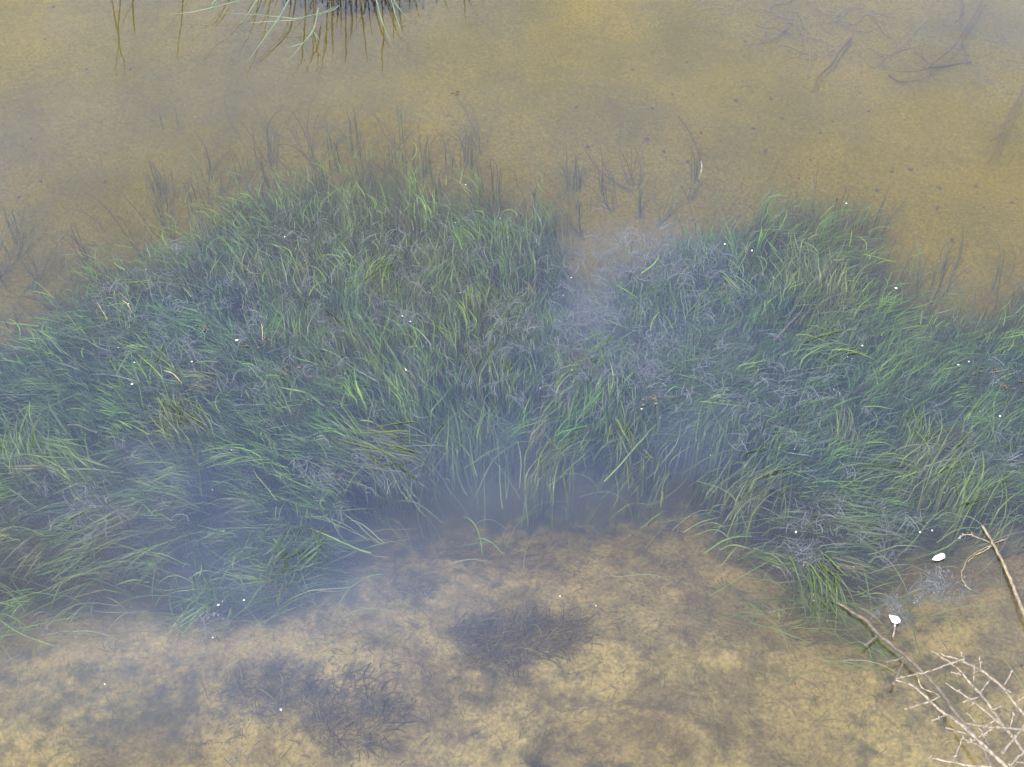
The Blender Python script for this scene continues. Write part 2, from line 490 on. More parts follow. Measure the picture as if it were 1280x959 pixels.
g = np.exp(-(((px - 560) / 560) ** 2 + ((py - 620) / 75) ** 2))
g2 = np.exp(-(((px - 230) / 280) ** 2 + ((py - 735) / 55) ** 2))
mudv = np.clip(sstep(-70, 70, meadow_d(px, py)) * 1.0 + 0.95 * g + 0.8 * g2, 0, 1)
def spot(cx, cy, rx, ry, a):
    return a * np.exp(-(((px - cx) / rx) ** 2 + ((py - cy) / ry) ** 2) ** 1.5)
for s in [(395, 890, 120, 45, .55), (440, 930, 70, 35, .5), (760, 990, 140, 45, .75), (250, 860, 120, 40, .35), (80, 900, 60, 70, .4), (130, 885, 210, 85, .62), (330, 860, 170, 60, .55),
          (640, 825, 70, 34, .5), (500, 745, 60, 30, .45), (690, 700, 120, 30, .3), (900, 760, 110, 50, .3), (1180, 870, 130, 100, .55),
          (1060, 920, 90, 60, .45), (1120, 800, 120, 70, .5), (1100, 82, 60, 20, .42), (1010, 30, 100, 30, .38), (1215, 110, 45, 22, .4), (0, 820, 140, 90, .5)]:
    mudv = np.maximum(mudv, spot(*s))
film = np.clip(sstep(560, 700, py) * (0.30 + 0.35 * (fbm(V[:, 0] * 6, V[:, 1] * 6, 71, 3) - 0.35)), 0, 1)
film[far] = 0.2
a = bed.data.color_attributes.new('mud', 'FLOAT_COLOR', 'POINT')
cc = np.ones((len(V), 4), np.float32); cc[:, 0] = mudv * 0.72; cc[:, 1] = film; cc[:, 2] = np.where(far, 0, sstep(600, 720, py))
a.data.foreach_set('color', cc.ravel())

# ------------------------------------------------------------------ the water body
WX, WB = 55.0, -1.0
wv = [(-WX, -WX, WB), (WX, -WX, WB), (WX, WX, WB), (-WX, WX, WB), (-WX, -WX, 0), (WX, -WX, 0), (WX, WX, 0), (-WX, WX, 0)]
wf = [(3, 2, 1, 0), (4, 5, 6, 7), (0, 1, 5, 4), (1, 2, 6, 5), (2, 3, 7, 6), (3, 0, 4, 7)]
water = mesh_obj('water', wv, wf, water_mat, smooth=False)
tag(water, kind='structure', label='still shallow water mirroring a clouded sky')

# ------------------------------------------------------------------ the meadow of submerged weed
FAN = P1(655, 700, -0.08)
def heading(wx, wy):
    """the weed streams outward from the open middle of the horseshoe"""
    th = np.arctan2((wy - FAN[1]) * 1.25, wx - FAN[0])
    px, py = project(np.stack([wx, wy, np.full_like(wx, -0.05)], -1))
    sw = np.exp(-(((px - 810) / 150) ** 2 + ((py - 440) / 120) ** 2))
    th = th + (fbm(wx * 3.2, wy * 3.2, 31, 3) - 0.5) * 1.0
    th = th + sw * (fbm(wx * 8, wy * 8, 37, 2) - 0.5) * 4.5
    low = np.exp(-(((px - 60) / 160) ** 2 + ((py - 690) / 70) ** 2))
    return th + 0.05 * low
HOLES = [(255, 585, 70, 26, .75), (225, 690, 60, 40, .75), (445, 690, 50, 40, .7), (872, 555, 38, 26, .9), (615, 565, 60, 40, .6), (742, 400, 28, 45, .9),
         (790, 305, 60, 25, .6), (540, 600, 50, 20, .6), (1230, 620, 60, 18, .5), (660, 490, 25, 40, .5), (930, 630, 40, 30, .5),
         (60, 640, 40, 12, .4), (980, 470, 25, 18, .5), (1090, 440, 22, 22, .5), (1130, 640, 70, 25, .5), (1180, 690, 60, 30, .8), (690, 620, 110, 25, .5)]
NT = 5200
mx_, my_ = RNG.uniform(-350, 1630, NT * 6), RNG.uniform(180, 860, NT * 6)
d = meadow_d(mx_, my_)
dens = sstep(-42, 45, d + 45 * (fbm(mx_ / 60, my_ / 60, 51, 3) - 0.5))
for hx_, hy_, rx_, ry_, s_ in HOLES:
    dens *= 1 - s_ * np.exp(-(((mx_ - hx_) / rx_) ** 2 + ((my_ - hy_) / ry_) ** 2))
dens *= 1 - 0.45 * sstep(520, 640, my_)
dens *= 1 - 0.75 * sstep(470, 585, my_) * np.exp(-((mx_ - 690) / 260) ** 4)
dens *= 0.45 + 1.1 * fbm(mx_ / 45, my_ / 30, 57, 3)
dens *= 1.25 - 0.45 * sstep(250, 560, my_)
dens *= 1 - 0.72 * sstep(560, 640, my_) * sstep(520, 440, mx_)
dens *= 1 - 0.5 * sstep(600, 660, my_) * sstep(880, 960, mx_)
keep = np.where(RNG.random(len(mx_)) < dens)[0][:NT]
tx, ty = mx_[keep], my_[keep]
td = meadow_d(tx, ty)
mid = P(tx, ty, -0.05)
nb = RNG.integers(4, 20, len(keep))
ti = np.repeat(np.arange(len(keep)), nb)
n = len(ti)
th_t = heading(mid[:, 0], mid[:, 1]) + RNG.normal(0, 0.22, len(keep))
th = th_t[ti] + RNG.normal(0, 0.12, n)
curve = RNG.normal(0, 0.55, len(keep))[ti] + RNG.normal(0, 0.2, n)
length = np.clip(RNG.lognormal(math.log(0.095), 0.35, n), 0.035, 0.26)
pm = mid[ti, :2] + RNG.normal(0, 0.008, (n, 2))
rt = pm - np.stack([np.cos(th), np.sin(th)], -1) * (length * np.where(ty[ti] > 540, 0.25, 0.38))[:, None]
root = np.concatenate([rt, bed_z(rt[:, 0], rt[:, 1])[:, None]], 1)
edge = sstep(-20, 60, td)[ti]
deep_t = RNG.random(len(keep)) ** 0.8
ztop = -0.012 - 0.085 * deep_t[ti] - 0.02 * (1 - edge) + RNG.normal(0, 0.006, n)
ztop = np.clip(ztop, root[:, 2] + 0.02, -0.004)
pal = np.array([(0.014, 0.035, 0.005), (0.025, 0.060, 0.005), (0.046, 0.082, 0.006), (0.027, 0.040, 0.024), (0.044, 0.042, 0.011)])
pk = RNG.choice(5, len(keep), p=[0.36, 0.31, 0.17, 0.10, 0.06])
tint = pal[pk][ti] * RNG.uniform(0.55, 1.3, (n, 1)) * (RNG.uniform(0.3, 1.5, len(keep)) ** 1.3)[ti][:, None]
pale = RNG.random(n) < 0.06
tint[pale] = np.array((0.055, 0.064, 0.044)) * RNG.uniform(0.7, 1.3, (pale.sum(), 1))
width = np.clip(RNG.lognormal(math.log(0.00100), 0.32, n), 0.0006, 0.0028)
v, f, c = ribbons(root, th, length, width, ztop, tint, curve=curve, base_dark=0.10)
# torn and matted pieces lying across the streaming blades near the surface
nm = 9000
qi = RNG.integers(0, len(keep), nm)
mr = mid[qi].copy(); mr[:, :2] += RNG.normal(0, 0.02, (nm, 2)); mr[:, 2] = -RNG.uniform(0.012, 0.07, nm)
mt = pal[RNG.choice(5, nm, p=[.3, .3, .15, .17, .08])] * RNG.uniform(0.35, 1.5, (nm, 1))
v3, f3, c3 = ribbons(mr, th_t[qi] + RNG.normal(0, 0.45, nm), RNG.uniform(0.015, 0.06, nm), np.clip(RNG.lognormal(math.log(.001), .3, nm), .0005, .002), mr[:, 2] + RNG.uniform(0, .006, nm), mt, K=5, curve=RNG.normal(0, 1.0, nm), dip=np.zeros(nm))
f = np.concatenate([f, f3 + len(v)]); v = np.concatenate([v, v3]); c = np.concatenate([c, c3])
# stray blades that feather the rims: inside the horseshoe, and thin ones beyond the far edge
def stray(n0, cond, zlo, zhi, ll, lsd, ww, tones, dz):
    sx, sy = RNG.uniform(-300, 1580, n0), RNG.uniform(150, 860, n0)
    dd = meadow_d(sx, sy)
    kk = cond(sx, sy, dd)
    sx, sy = sx[kk], sy[kk]; m = len(sx)
    q = P(sx, sy, -0.04); q[:, 2] = -RNG.uniform(zlo, zhi, m)
    q[:, 2] = np.maximum(q[:, 2], bed_z(q[:, 0], q[:, 1]) + 0.006)
    tn = np.array(tones)[RNG.integers(0, len(tones), m)] * RNG.uniform(.5, 1.5, (m, 1))
    hd = heading(q[:, 0], q[:, 1]) + RNG.normal(0, lsd, m)
    le = np.minimum(RNG.lognormal(math.log(ll), .4, m), .15)
    q[:, :2] -= np.stack([np.cos(hd), np.sin(hd)], -1) * le[:, None] * .5
    q[:, 2] = np.maximum(q[:, 2] - dz, bed_z(q[:, 0], q[:, 1]) + 0.004)
    return ribbons(q, hd, le, np.clip(RNG.lognormal(math.log(ww), .3, m), .0004, .002), np.minimum(q[:, 2] + dz, -.004), tn, K=8, curve=RNG.normal(0, .7, m), rise=.6)
GT = [(0.030, 0.060, 0.010), (0.045, 0.070, 0.018), (0.055, 0.066, 0.034), (0.022, 0.044, 0.008)]
OT = [(0.022, 0.026, 0.007), (0.026, 0.036, 0.008), (0.018, 0.020, 0.008), (0.030, 0.048, 0.010)]
for st in (stray(9000, lambda x, y, d_: (y > 540) & (RNG.random(len(x)) < np.exp(-np.clip(-d_, 0, 400) / 45) * (d_ < 25) * .75), .012, .06, .085, .5, .0010, GT, .02),
           stray(9000, lambda x, y, d_: (y <= 540) & (RNG.random(len(x)) < np.exp(-np.clip(-d_, 0, 400) / 26) * (d_ < 15) * .9), .02, .07, .07, .45, .0010, OT, .03),
           stray(5000, lambda x, y, d_: (y > 560) & (x < 470) & (RNG.random(len(x)) < .15 * (d_ > -30)), .008, .05, .11, .35, .0011, GT, .02)):
    f = np.concatenate([f, st[1] + len(v)]); v = np.concatenate([v, st[0]]); c = np.concatenate([c, st[2]])
meadow = mesh_obj('waterweed_meadow', v, f, weed_mat, tint=c)
tag(meadow, 'dense horseshoe meadow of thin green submerged waterweed streaming outward', 'waterweed', kind='stuff')

# ------------------------------------------------------------------ fringe shoots beyond the meadow, each a plant
def shoot(cx, cy, ang, nbl, ln, tone, lab, group, spread=0.35, w=0.0015, ztop=-0.018):
    base = P1(cx, cy, -0.095)
    base[2] = bz1(base[0], base[1])
    r0 = np.repeat(base[None], nbl, 0) + np.concatenate([RNG.normal(0, 0.006, (nbl, 2)), np.zeros((nbl, 1))], 1)
    thh = ang + RNG.normal(0, spread, nbl)
    ll = ln * RNG.uniform(0.55, 1.2, nbl)
    v, f, c = ribbons(r0, thh, ll, np.full(nbl, w) * RNG.uniform(0.7, 1.3, nbl), np.clip(ztop - RNG.random(nbl) * 0.06, base[2] + 0.01, None),
                      0.75 * np.array(tone)[None] * RNG.uniform(0.7, 1.35, (nbl, 1)), rise=0.9, curve=RNG.normal(0, 1.3, nbl), K=9)
    o = mesh_obj('waterweed_shoot', v - base, f, weed_mat, tint=c)
    o.location = base
    return tag(o, lab, 'waterweed', group)
OL, GY, GR = (0.026, 0.027, 0.008), (0.020, 0.022, 0.012), (0.034, 0.050, 0.012)
fr = []
for k in range(38):
    x = random.uniform(180, 680); y = 222 + 0.0006 * (x - 470) ** 2 - random.uniform(-5, 75)
    fr.append((x, y, 'upper'))
for k in range(22): fr.append((random.uniform(-10, 190), random.uniform(260, 400), 'left'))
for k in range(14): fr.append((random.uniform(700, 960), random.uniform(200, 300), 'mid'))
for k in range(10): fr.append((random.uniform(960, 1120), random.uniform(250, 300), 'right'))
for k in range(24): fr.append((random.uniform(1120, 1290), random.uniform(310, 420), 'far'))
FL = {'upper': ('thin sparse waterweed shoot on tan bed just above the left half of the meadow', 'thin shoots above the left half of the meadow'),
      'left': ('thin wispy waterweed shoot on tan bed at the left edge above the meadow', 'thin shoots at the left edge'),
      'mid': ('thin grey green waterweed shoot on tan bed above the notch in the meadow', 'thin shoots above the notch'),
      'right': ('thin waterweed shoot at the top of the right lobe of the meadow', 'thin shoots above the right lobe'),
      'far': ('thin green waterweed shoot on tan bed near the right edge of the photo', 'thin shoots near the right edge')}
for x, y, kx in fr:
    lab, grp = FL[kx]
    ang = math.pi / 2 + random.gauss(0, 0.55) + {'left': 0.5, 'far': -0.35}.get(kx, 0)
    shoot(x, y + 25, ang, random.randint(3, 9), random.uniform(0.06, 0.19), random.choice([OL, OL, GY, GR]), lab, grp, random.uniform(.25, .7))
for x, y, a_, nbl, ln, lab in [
        (590, 190, 1.75, 8, .11, 'tall thin fan of olive waterweed shoots rising alone above the meadow'),
        (330, 190, 1.5, 7, .12, 'olive forked waterweed shoot standing alone above the left of the meadow'),
        (262, 205, 1.7, 6, .11, 'thin dark waterweed shoot with bent tips left of the forked one'),
        (500, 205, 1.6, 5, .13, 'thin curling waterweed shoot below the grass tussock'),
        (870, 215, 1.7, 4, .11, 'thin brown waterweed shoot with a pale stem in open water'),
        (215, 155, 1.3, 4, .08, 'small faint waterweed shoot in the tan shallows at upper left')]:
    shoot(x, y + 10, a_, nbl, ln, OL, lab, None, 0.4, 0.0014)

# ------------------------------------------------------------------ tufts that reach the surface, each a plant
# x, y (middle), image angle of the tips (degrees, 0 = right, 90 = up the photo), blades, length in m, label
TUFTS = [
 (780, 505, 255, 46, .085, 'bright green waterweed tuft breaking the surface right of the middle'),
 (792, 545, 285, 24, .075, 'dark green bent waterweed tuft hanging below the bright middle tuft'),
 (798, 588, 250, 18, .065, 'small waterweed tuft with a black gap at the meadow edge below the middle'),
 (835, 372, 265, 30, .075, 'olive striped waterweed tuft lying upright below the notch'),
 (760, 432, 40, 30, .085, 'waterweed tuft combed up to the right below the notch'),
 (715, 468, 50, 22, .06, 'small dark green waterweed tuft combed upward left of the swirl'),
 (860, 452, 350, 26, .06, 'dark curled waterweed tuft in the middle of the swirl'),
 (925, 360, 300, 22, .075, 'arched yellow green waterweed tuft below the white petals of the right lobe'),
 (1040, 425, 15, 34, .10, 'flat yellow green waterweed tuft lying across under the round tan lump'),
 (965, 540, 60, 18, .06, 'short upright waterweed tuft in the right lobe above the fan'),
 (1062, 515, 70, 24, .07, 'light green slender waterweed tuft in the lower right lobe'),
 (1150, 520, 70, 34, .075, 'bright yellow green waterweed tuft standing up in the right lobe'),
 (1180, 555, 40, 40, .12, 'long green waterweed tuft sweeping up to the right edge'),
 (1245, 505, 45, 46, .11, 'thick bright green waterweed tuft at the right edge of the photo'),
 (1225, 590, 40, 40, .12, 'long combed waterweed tuft low at the right edge of the photo'),
 (1110, 575, 15, 30, .11, 'waterweed tuft swept flat to the right in the lower right lobe'),
 (1090, 640, 350, 34, .11, 'waterweed tuft swept right above the white petals'),
 (1030, 745, 285, 46, .10, 'dark green waterweed tuft drooping beside the grey brown stem'),
 (345, 690, 235, 34, .07, 'bright green waterweed tuft in the detached lower left clump'),
 (375, 692, 215, 30, .075, 'waterweed tuft on the right of the detached lower left clump'),
 (328, 728, 235, 32, .065, 'striped waterweed tuft at the bottom of the detached lower left clump'),
 (252, 735, 290, 26, .06, 'dark waterweed tuft with white specks left of the detached clump'),
 (352, 655, 265, 14, .045, 'small bright waterweed tuft at the top of the detached lower left clump'),
 (60, 565, 165, 44, .12, 'green waterweed tuft streaming to the left edge of the photo'),
 (20, 530, 120, 36, .10, 'yellow green waterweed tuft at the left edge of the photo'),
 (120, 660, 205, 36, .12, 'waterweed tuft trailing down to the left in the lower left'),
 (90, 700, 215, 30, .11, 'long trailing waterweed tuft at the lower left rim of the meadow'),
 (210, 510, 150, 40, .11, 'combed green waterweed tuft left of the middle'),
 (150, 365, 115, 28, .08, 'bright waterweed tuft at the upper left beside the white stalk'),
 (180, 440, 125, 34, .09, 'waterweed tuft below the black speck at upper left'),
 (345, 470, 130, 30, .10, 'yellow striped waterweed tuft under the brown debris'),
 (440, 250, 95, 34, .07, 'light green waterweed tuft at the top of the left lobe'),
 (560, 315, 70, 34, .075, 'waterweed tuft leaning right in the upper left lobe'),
 (637, 285, 100, 34, .08, 'upright bright waterweed tuft at the right shoulder of the left lobe'),
 (470, 330, 75, 32, .075, 'green waterweed tuft in the middle of the left lobe'),
 (555, 400, 95, 30, .08, 'slender waterweed tuft upright in the centre of the meadow'),
 (610, 440, 85, 28, .08, 'slender yellow tipped waterweed tuft just right of the meadow centre'),
 (505, 470, 100, 30, .09, 'waterweed tuft around the white seed in the meadow centre'),
 (470, 555, 165, 40, .13, 'pale waterweed tuft swept left below the meadow centre'),
 (580, 520, 95, 26, .11, 'thin upright waterweed tuft above the blue gap'),
 (690, 560, 75, 22, .10, 'thin upright waterweed tuft right of the blue gap'),
 (900, 510, 80, 26, .10, 'slender pale waterweed tuft right of the blue gap by the swirl'),
 (960, 590, 45, 28, .12, 'long thin waterweed tuft fanning right below the right lobe'),
 (1000, 310, 95, 28, .08, 'light green waterweed tuft at the top of the right lobe'),
 (1045, 330, 75, 28, .08, 'waterweed tuft leaning right on the shoulder of the right lobe'),
 (300, 320, 110, 28, .08, 'waterweed tuft on the left shoulder of the left lobe'),
 (395, 400, 110, 30, .09, 'waterweed tuft beside the brown debris in the left lobe'),
]
for ix, (x, y, ang, nbl, ln, lab) in enumerate(TUFTS):
    nbl = int(nbl * 1.5)
    if x < 420 and y > 600: nbl, ln = int(nbl * .55), ln * .85
    c0 = P1(x, y, -0.003)
    a_ = math.atan2(math.sin(math.radians(ang)) / math.sin(PITCH), math.cos(math.radians(ang)))
    r0 = c0[None, :2] + RNG.normal(0, 0.020, (nbl, 2))
    thh = a_ + RNG.normal(0, 0.27, nbl)
    ll = ln * RNG.uniform(0.6, 1.25, nbl)
    r0 = r0 - np.stack([np.cos(thh), np.sin(thh)], -1) * (ll * 0.5)[:, None]
    zt = np.where(RNG.random(nbl) < random.choice([.05, .15, .4]), RNG.uniform(-0.001, 0.003, nbl), RNG.uniform(-0.035, -0.002, nbl))
    zr = np.full(nbl, -0.05)
    roots = np.concatenate([r0, zr[:, None]], 1)
    tn = np.array(random.choice([(0.030, 0.052, 0.010), (0.038, 0.062, 0.011), (0.026, 0.046, 0.012), (0.040, 0.052, 0.012)]))
    tnt = tn[None] * RNG.uniform(0.4, 1.25, (nbl, 1)) * 1.05
    v, f, c = ribbons(roots, thh, ll, np.clip(RNG.lognormal(math.log(.0013), .3, nbl), .0007, .0026), zt, tnt, curve=np.full(nbl, RNG.normal(0, 0.5)) + RNG.normal(0, 0.2, nbl), rise=0.35, dip=RNG.uniform(0, 0.012, nbl))
    # the roots run down to the bed under the tuft
    bz = bz1(c0[0], c0[1])
    st_r = np.concatenate([r0, np.full((nbl, 1), bz)], 1)
    v2, f2, c2 = ribbons(st_r, thh + math.pi * 0, np.full(nbl, 0.06), np.full(nbl, 0.0015), np.full(nbl, -0.03), tnt * 0.8, K=4, rise=0.9)
    v = np.concatenate([v, v2]); f = np.concatenate([f, f2 + len(v) - len(v2)]); c = np.concatenate([c, c2])
    o = mesh_obj('waterweed_tuft', v - np.array([c0[0], c0[1], bz]), f, surface_weed_mat, tint=c)
    o.location = (c0[0], c0[1], bz)
    tag(o, lab, 'waterweed', 'waterweed tufts reaching the surface')

# ------------------------------------------------------------------ pale algae fluff caught in the weed
FC = [(790, 325, 75, 32, 90), (730, 390, 40, 45, 60), (820, 430, 90, 60, 120), (760, 470, 60, 30, 60), (450, 330, 150, 60, 110), (300, 430, 130, 60, 90),
      (620, 400, 90, 80, 90), (880, 340, 60, 40, 60), (1180, 735, 25, 14, 30), (1125, 760, 14, 10, 14), (980, 500, 90, 60, 70), (430, 570, 110, 50, 50),
      (1060, 650, 80, 40, 40), (100, 620, 90, 50, 50), (1010, 700, 30, 40, 20), (1200, 540, 70, 60, 50), (270, 770, 18, 8, 16), (180, 380, 70, 50, 40)]
SR, ST, SL, SW, SZ, SC = [], [], [], [], [], []
for cx, cy, rx, ry, m in FC:
    for k in range(m):
        q = P1(random.gauss(cx, rx * .6), random.gauss(cy, ry * .6), -0.01)
        zt = -random.uniform(0.004, 0.03)
        j = random.randint(4, 9); a0 = random.uniform(0, 6.28)
        for i in range(j):
            SR.append((q[0] + random.gauss(0, .005), q[1] + random.gauss(0, .005), zt - 0.004))
            ST.append(a0 + random.gauss(0, .6)); SL.append(random.uniform(.010, .045)); SW.append(random.uniform(.0004, .0010)); SZ.append(zt)
            g_ = random.uniform(.035, .095); SC.append((g_ * .92, g_, g_ * .98))
v, f, c = ribbons(np.array(SR), np.array(ST), np.array(SL), np.array(SW), np.array(SZ), np.array(SC), K=5, curve=RNG.normal(0, 1.6, len(SR)))
fl = mesh_obj('algae_fluff', v, f, fluff_mat, tint=c)
tag(fl, 'pale grey filamentous algae fluff caught among the waterweed', 'algae', kind='stuff')

# ------------------------------------------------------------------ milky silt hanging in the water
silt_mat = bpy.data.materials.new('milky_silt'); silt_mat.use_nodes = True
t = silt_mat.node_tree; t.nodes.clear()
so = N(t, 'ShaderNodeOutputMaterial'); sv = N(t, 'ShaderNodeVolumeScatter')
sv.inputs['Color'].default_value = (0.60, 0.74, 1.0, 1); sv.inputs['Density'].default_value = 0.9; sv.inputs['Anisotropy'].default_value = 0.2
t.links.new(sv.outputs[0], so.inputs['Volume'])
for i, (cx, cy, rx, ry, lab) in enumerate([
        (800, 318, 100, 42, 'pale milky cloud of silt above the notch in the weed'), (738, 395, 45, 60, 'pale milky cloud of silt in the notch'),
        (872, 552, 75, 42, 'lavender milky cloud in the gap of the right weed'), (820, 440, 150, 80, 'faint milky cloud over the swirl in the weed'),
        (600, 580, 190, 55, 'bluish milky cloud along the near edge of the weed in the middle'), (220, 675, 190, 60, 'bluish milky cloud over the lower left weed'),
        (440, 715, 190, 60, 'bluish milky cloud over the bed left of the middle'), (180, 590, 160, 40, 'bluish milky cloud in the blue gap at the left'),
        (150, 850, 230, 75, 'thin milky cloud over the brown bed at the lower left'),
        (330, 770, 260, 60, 'broad thin milky cloud below the detached weed clump')]):
    c0 = P1(cx, cy, -.034)
    wx = np.linalg.norm(P1(cx + rx, cy, -.03) - c0); wy = np.linalg.norm(P1(cx, cy - ry, -.03) - c0)
    # a lens that thins out to nothing at its ragged rim
    NR, NA = 12, 40
    aa = np.linspace(0, 2 * np.pi, NA, endpoint=False)
    rr = np.linspace(0, 1, NR + 1)[1:]
    out = 0.75 + 0.9 * (fbm(np.cos(aa) * 1.6 + i * 7 + 9, np.sin(aa) * 1.6 + 9, 90 + i, 3) - .15)
    R_, A_ = np.meshgrid(rr, aa, indexing='ij')
    X_ = 1.45 * wx * R_ * np.cos(A_) * out[None]; Y_ = 1.45 * wy * R_ * np.sin(A_) * out[None]
    T_ = .026 * (1 - R_ ** 2) ** 2 * (0.6 + 0.8 * fbm(X_ * 22 + i, Y_ * 22, 120 + i, 3)) + 1e-5
    top = np.stack([X_, Y_, T_], -1).reshape(-1, 3); bot = np.stack([X_, Y_, -T_], -1).reshape(-1, 3)
    nv = NR * NA
    v = np.concatenate([top, bot, [(0, 0, .026)], [(0, 0, -.026)]])
    fc = []
    for k in range(NA):
        k2 = (k + 1) % NA
        fc.append((2 * nv, k, k2)); fc.append((2 * nv + 1, nv + k2, nv + k))
        for j in range(NR - 1):
            fc.append((j * NA + k, (j + 1) * NA + k, (j + 1) * NA + k2, j * NA + k2))
            fc.append((nv + j * NA + k2, nv + (j + 1) * NA + k2, nv + (j + 1) * NA + k, nv + j * NA + k))
        e0 = (NR - 1) * NA
        fc.append((e0 + k, nv + e0 + k, nv + e0 + k2, e0 + k2))
    o = mesh_obj('silt_cloud', v, fc, silt_mat); o.location = c0
    tag(o, lab, 'silt', kind='stuff')

# ------------------------------------------------------------------ fine plant litter lying on the bed
SR, ST, SL, SC = [], [], [], []
LC = [(400, 890, 190, 70, 900), (640, 830, 220, 80, 420), (120, 890, 170, 80, 620), (500, 780, 250, 50, 400), (900, 780, 180, 90, 330), (1120, 880, 150, 80, 330), (720, 700, 200, 60, 260), (850, 900, 200, 50, 200),
      (1010, 40, 120, 40, 110), (1180, 90, 110, 50, 60), (450, 740, 120, 40, 120), (250, 40, 120, 40, 90)]
for cx, cy, rx, ry, m in LC:
    for k in range(m):
        q = P1(random.gauss(cx, rx * .6), random.gauss(cy, ry * .6), -0.095)
        SR.append((q[0], q[1], 0)); ST.append(random.uniform(0, 6.28)); SL.append(min(.05, random.lognormvariate(math.log(.011), .55)))
        g_ = random.choice([.016, .020, .024, .045]); SC.append((g_ * 1.1, g_, g_ * .6))
SR = np.array(SR); SR[:, 2] = bed_z(SR[:, 0], SR[:, 1]) + 0.003
v, f, c = ribbons(SR, np.array(ST), np.array(SL), RNG.uniform(.0004, .0011, len(SR)), SR[:, 2] + 0.003, np.array(SC), K=5, curve=RNG.normal(0, 1.0, len(SR)), dip=np.zeros(len(SR)))
tag(mesh_obj('plant_litter', v, f, litter_mat, tint=c), 'thin brown plant fibres strewn over the sandy bed', 'litter', kind='stuff')

# ------------------------------------------------------------------ dark mats of sunken weed on the bed
def mat_of_weed(cx, cy, rx, ry, m, lab, tones):
    c0 = P1(cx, cy, -0.095); c0[2] = bz1(c0[0], c0[1])
    u = np.sqrt(RNG.random(m)); a_ = RNG.uniform(0, 2 * np.pi, m)
    rag = 0.75 + 0.5 * fbm(np.cos(a_) * 2 + 5, np.sin(a_) * 2 + 5, cx, 3)
    q = P(cx + rx * u * rag * np.cos(a_), cy + ry * u * rag * np.sin(a_), -0.11)
    q[:, 2] = bed_z(q[:, 0], q[:, 1]) + 0.004
    tn = np.array(tones)[RNG.choice(len(tones), m)] * RNG.uniform(.7, 1.3, (m, 1))
    v, f, c = ribbons(q, RNG.normal(0.3, 0.9, m), RNG.uniform(.02, .06, m), RNG.uniform(.0005, .0013, m), q[:, 2] + 0.003 + 0.010 * (1 - u) * RNG.random(m), tn, K=6, curve=RNG.normal(0, 1.2, m))
    o = mesh_obj('weed_mat', v - c0, f, litter_mat, tint=c); o.location = c0
    return tag(o, lab, 'waterweed')
DK = [(0.018, 0.016, 0.011), (0.024, 0.020, 0.013), (0.020, 0.018, 0.012), (0.050, 0.040, 0.018)]
mat_of_weed(640, 822, 82, 34, 720, 'dark oval mat of sunken weed on the sand below the meadow', DK)
mat_of_weed(440, 915, 62, 42, 315, 'ragged dark weed mat on the bed at lower left of the middle', DK)
mat_of_weed(335, 885, 60, 28, 180, 'thin brown weed mat on the bed left of the ragged dark one', DK)
mat_of_weed(505, 750, 34, 18, 80, 'small dark weed mat on the sand under the blue gap', DK)

# ------------------------------------------------------------------ pebbles on the open bed
SPECKS = [(770, 130), (858, 85), (895, 122), (920, 130), (963, 128), (941, 162), (876, 168), (1025, 168), (1085, 143), (1130, 128), (1040, 154), (977, 150), (1013, 197),
          (1158, 208), (1084, 176), (815, 139), (840, 123), (809, 175), (957, 188), (1074, 122), (1138, 212), (1172, 260), (1174, 235), (1255, 228), (1220, 234), (860, 202),
          (760, 60), (700, 95), (640, 170), (680, 160), (735, 185), (720, 140), (60, 60), (90, 150), (120, 190), (40, 175), (190, 160), (22, 245), (130, 225), (95, 255), (50, 225),
          (1265, 254), (1230, 260), (1190, 300), (905, 232), (940, 245), (1000, 216), (1115, 212), (1130, 258), (790, 95), (830, 190), (1098, 230), (985, 72), (930, 60),
          (70, 20), (30, 100), (165, 95), (110, 95), (560, 150), (610, 200)]
peb_meshes = []
for k in range(5):
    v, f = blob((0, 0, 0), 0.0042, 0.0030, 0.0020, random.uniform(0, 3), 0.35, 7, 5, 100 + k)
    o = mesh_obj('pebble', v, f, pebble_mat); peb_meshes.append(o)
for i, (x, y) in enumerate(SPECKS):
    src = peb_meshes[i % 5]
    o = src if i < 5 else src.copy()
    if i >= 5: COL.objects.link(o)
    q = P1(x, y, -0.095); s = random.uniform(0.4, 1.25)
    o.scale = (s, s, s); o.rotation_euler = (0, 0, random.uniform(0, 6.28)); o.location = (q[0], q[1], bz1(q[0], q[1]) + 0.0008)
    side = 'right' if x > 740 else 'left'
    tag(o, 'small dark pebble on the open tan bed above the %s part of the meadow' % side, 'pebble', 'dark pebbles above the %s part of the meadow' % side)

# ------------------------------------------------------------------ sunken brown strands at upper right
def strand(name, lines, z, r, mat, lab, cat='stem', group=None):
    parts = []
    for ln in lines:
        p = np.array([P1(x, y, z) for x, y in ln])
        p[:, 2] += np.random.default_rng(int(ln[0][0])).normal(0, 0.003, len(p))
        parts.append(tube(smooth_path(p, 4), [r, r * 1.1, r * .5], 5, 0.12))
    c0 = parts[0][0].mean(0)
    if len(parts) == 1:
        o = mesh_obj(name, parts[0][0] - c0, parts[0][1], mat); o.location = c0
        return tag(o, lab, cat, group)
    e = thing(name, c0, lab, cat, group)
    for i, (v, f) in enumerate(parts):
        mesh_obj('main_stem' if i == 0 else 'side_stem', v, f, mat, e)
    return e
strand('sunken_stem', [[(1232, -6), (1218, 18), (1204, 40), (1205, 58), (1210, 72)], [(1204, 40), (1192, 58), (1172, 76), (1152, 87), (1120, 90)], [(1203, -6), (1201, 20), (1193, 28)]], -0.035, 0.0022, strand_mat,
       'forked olive brown stem sunk in the shallows at the upper right corner')
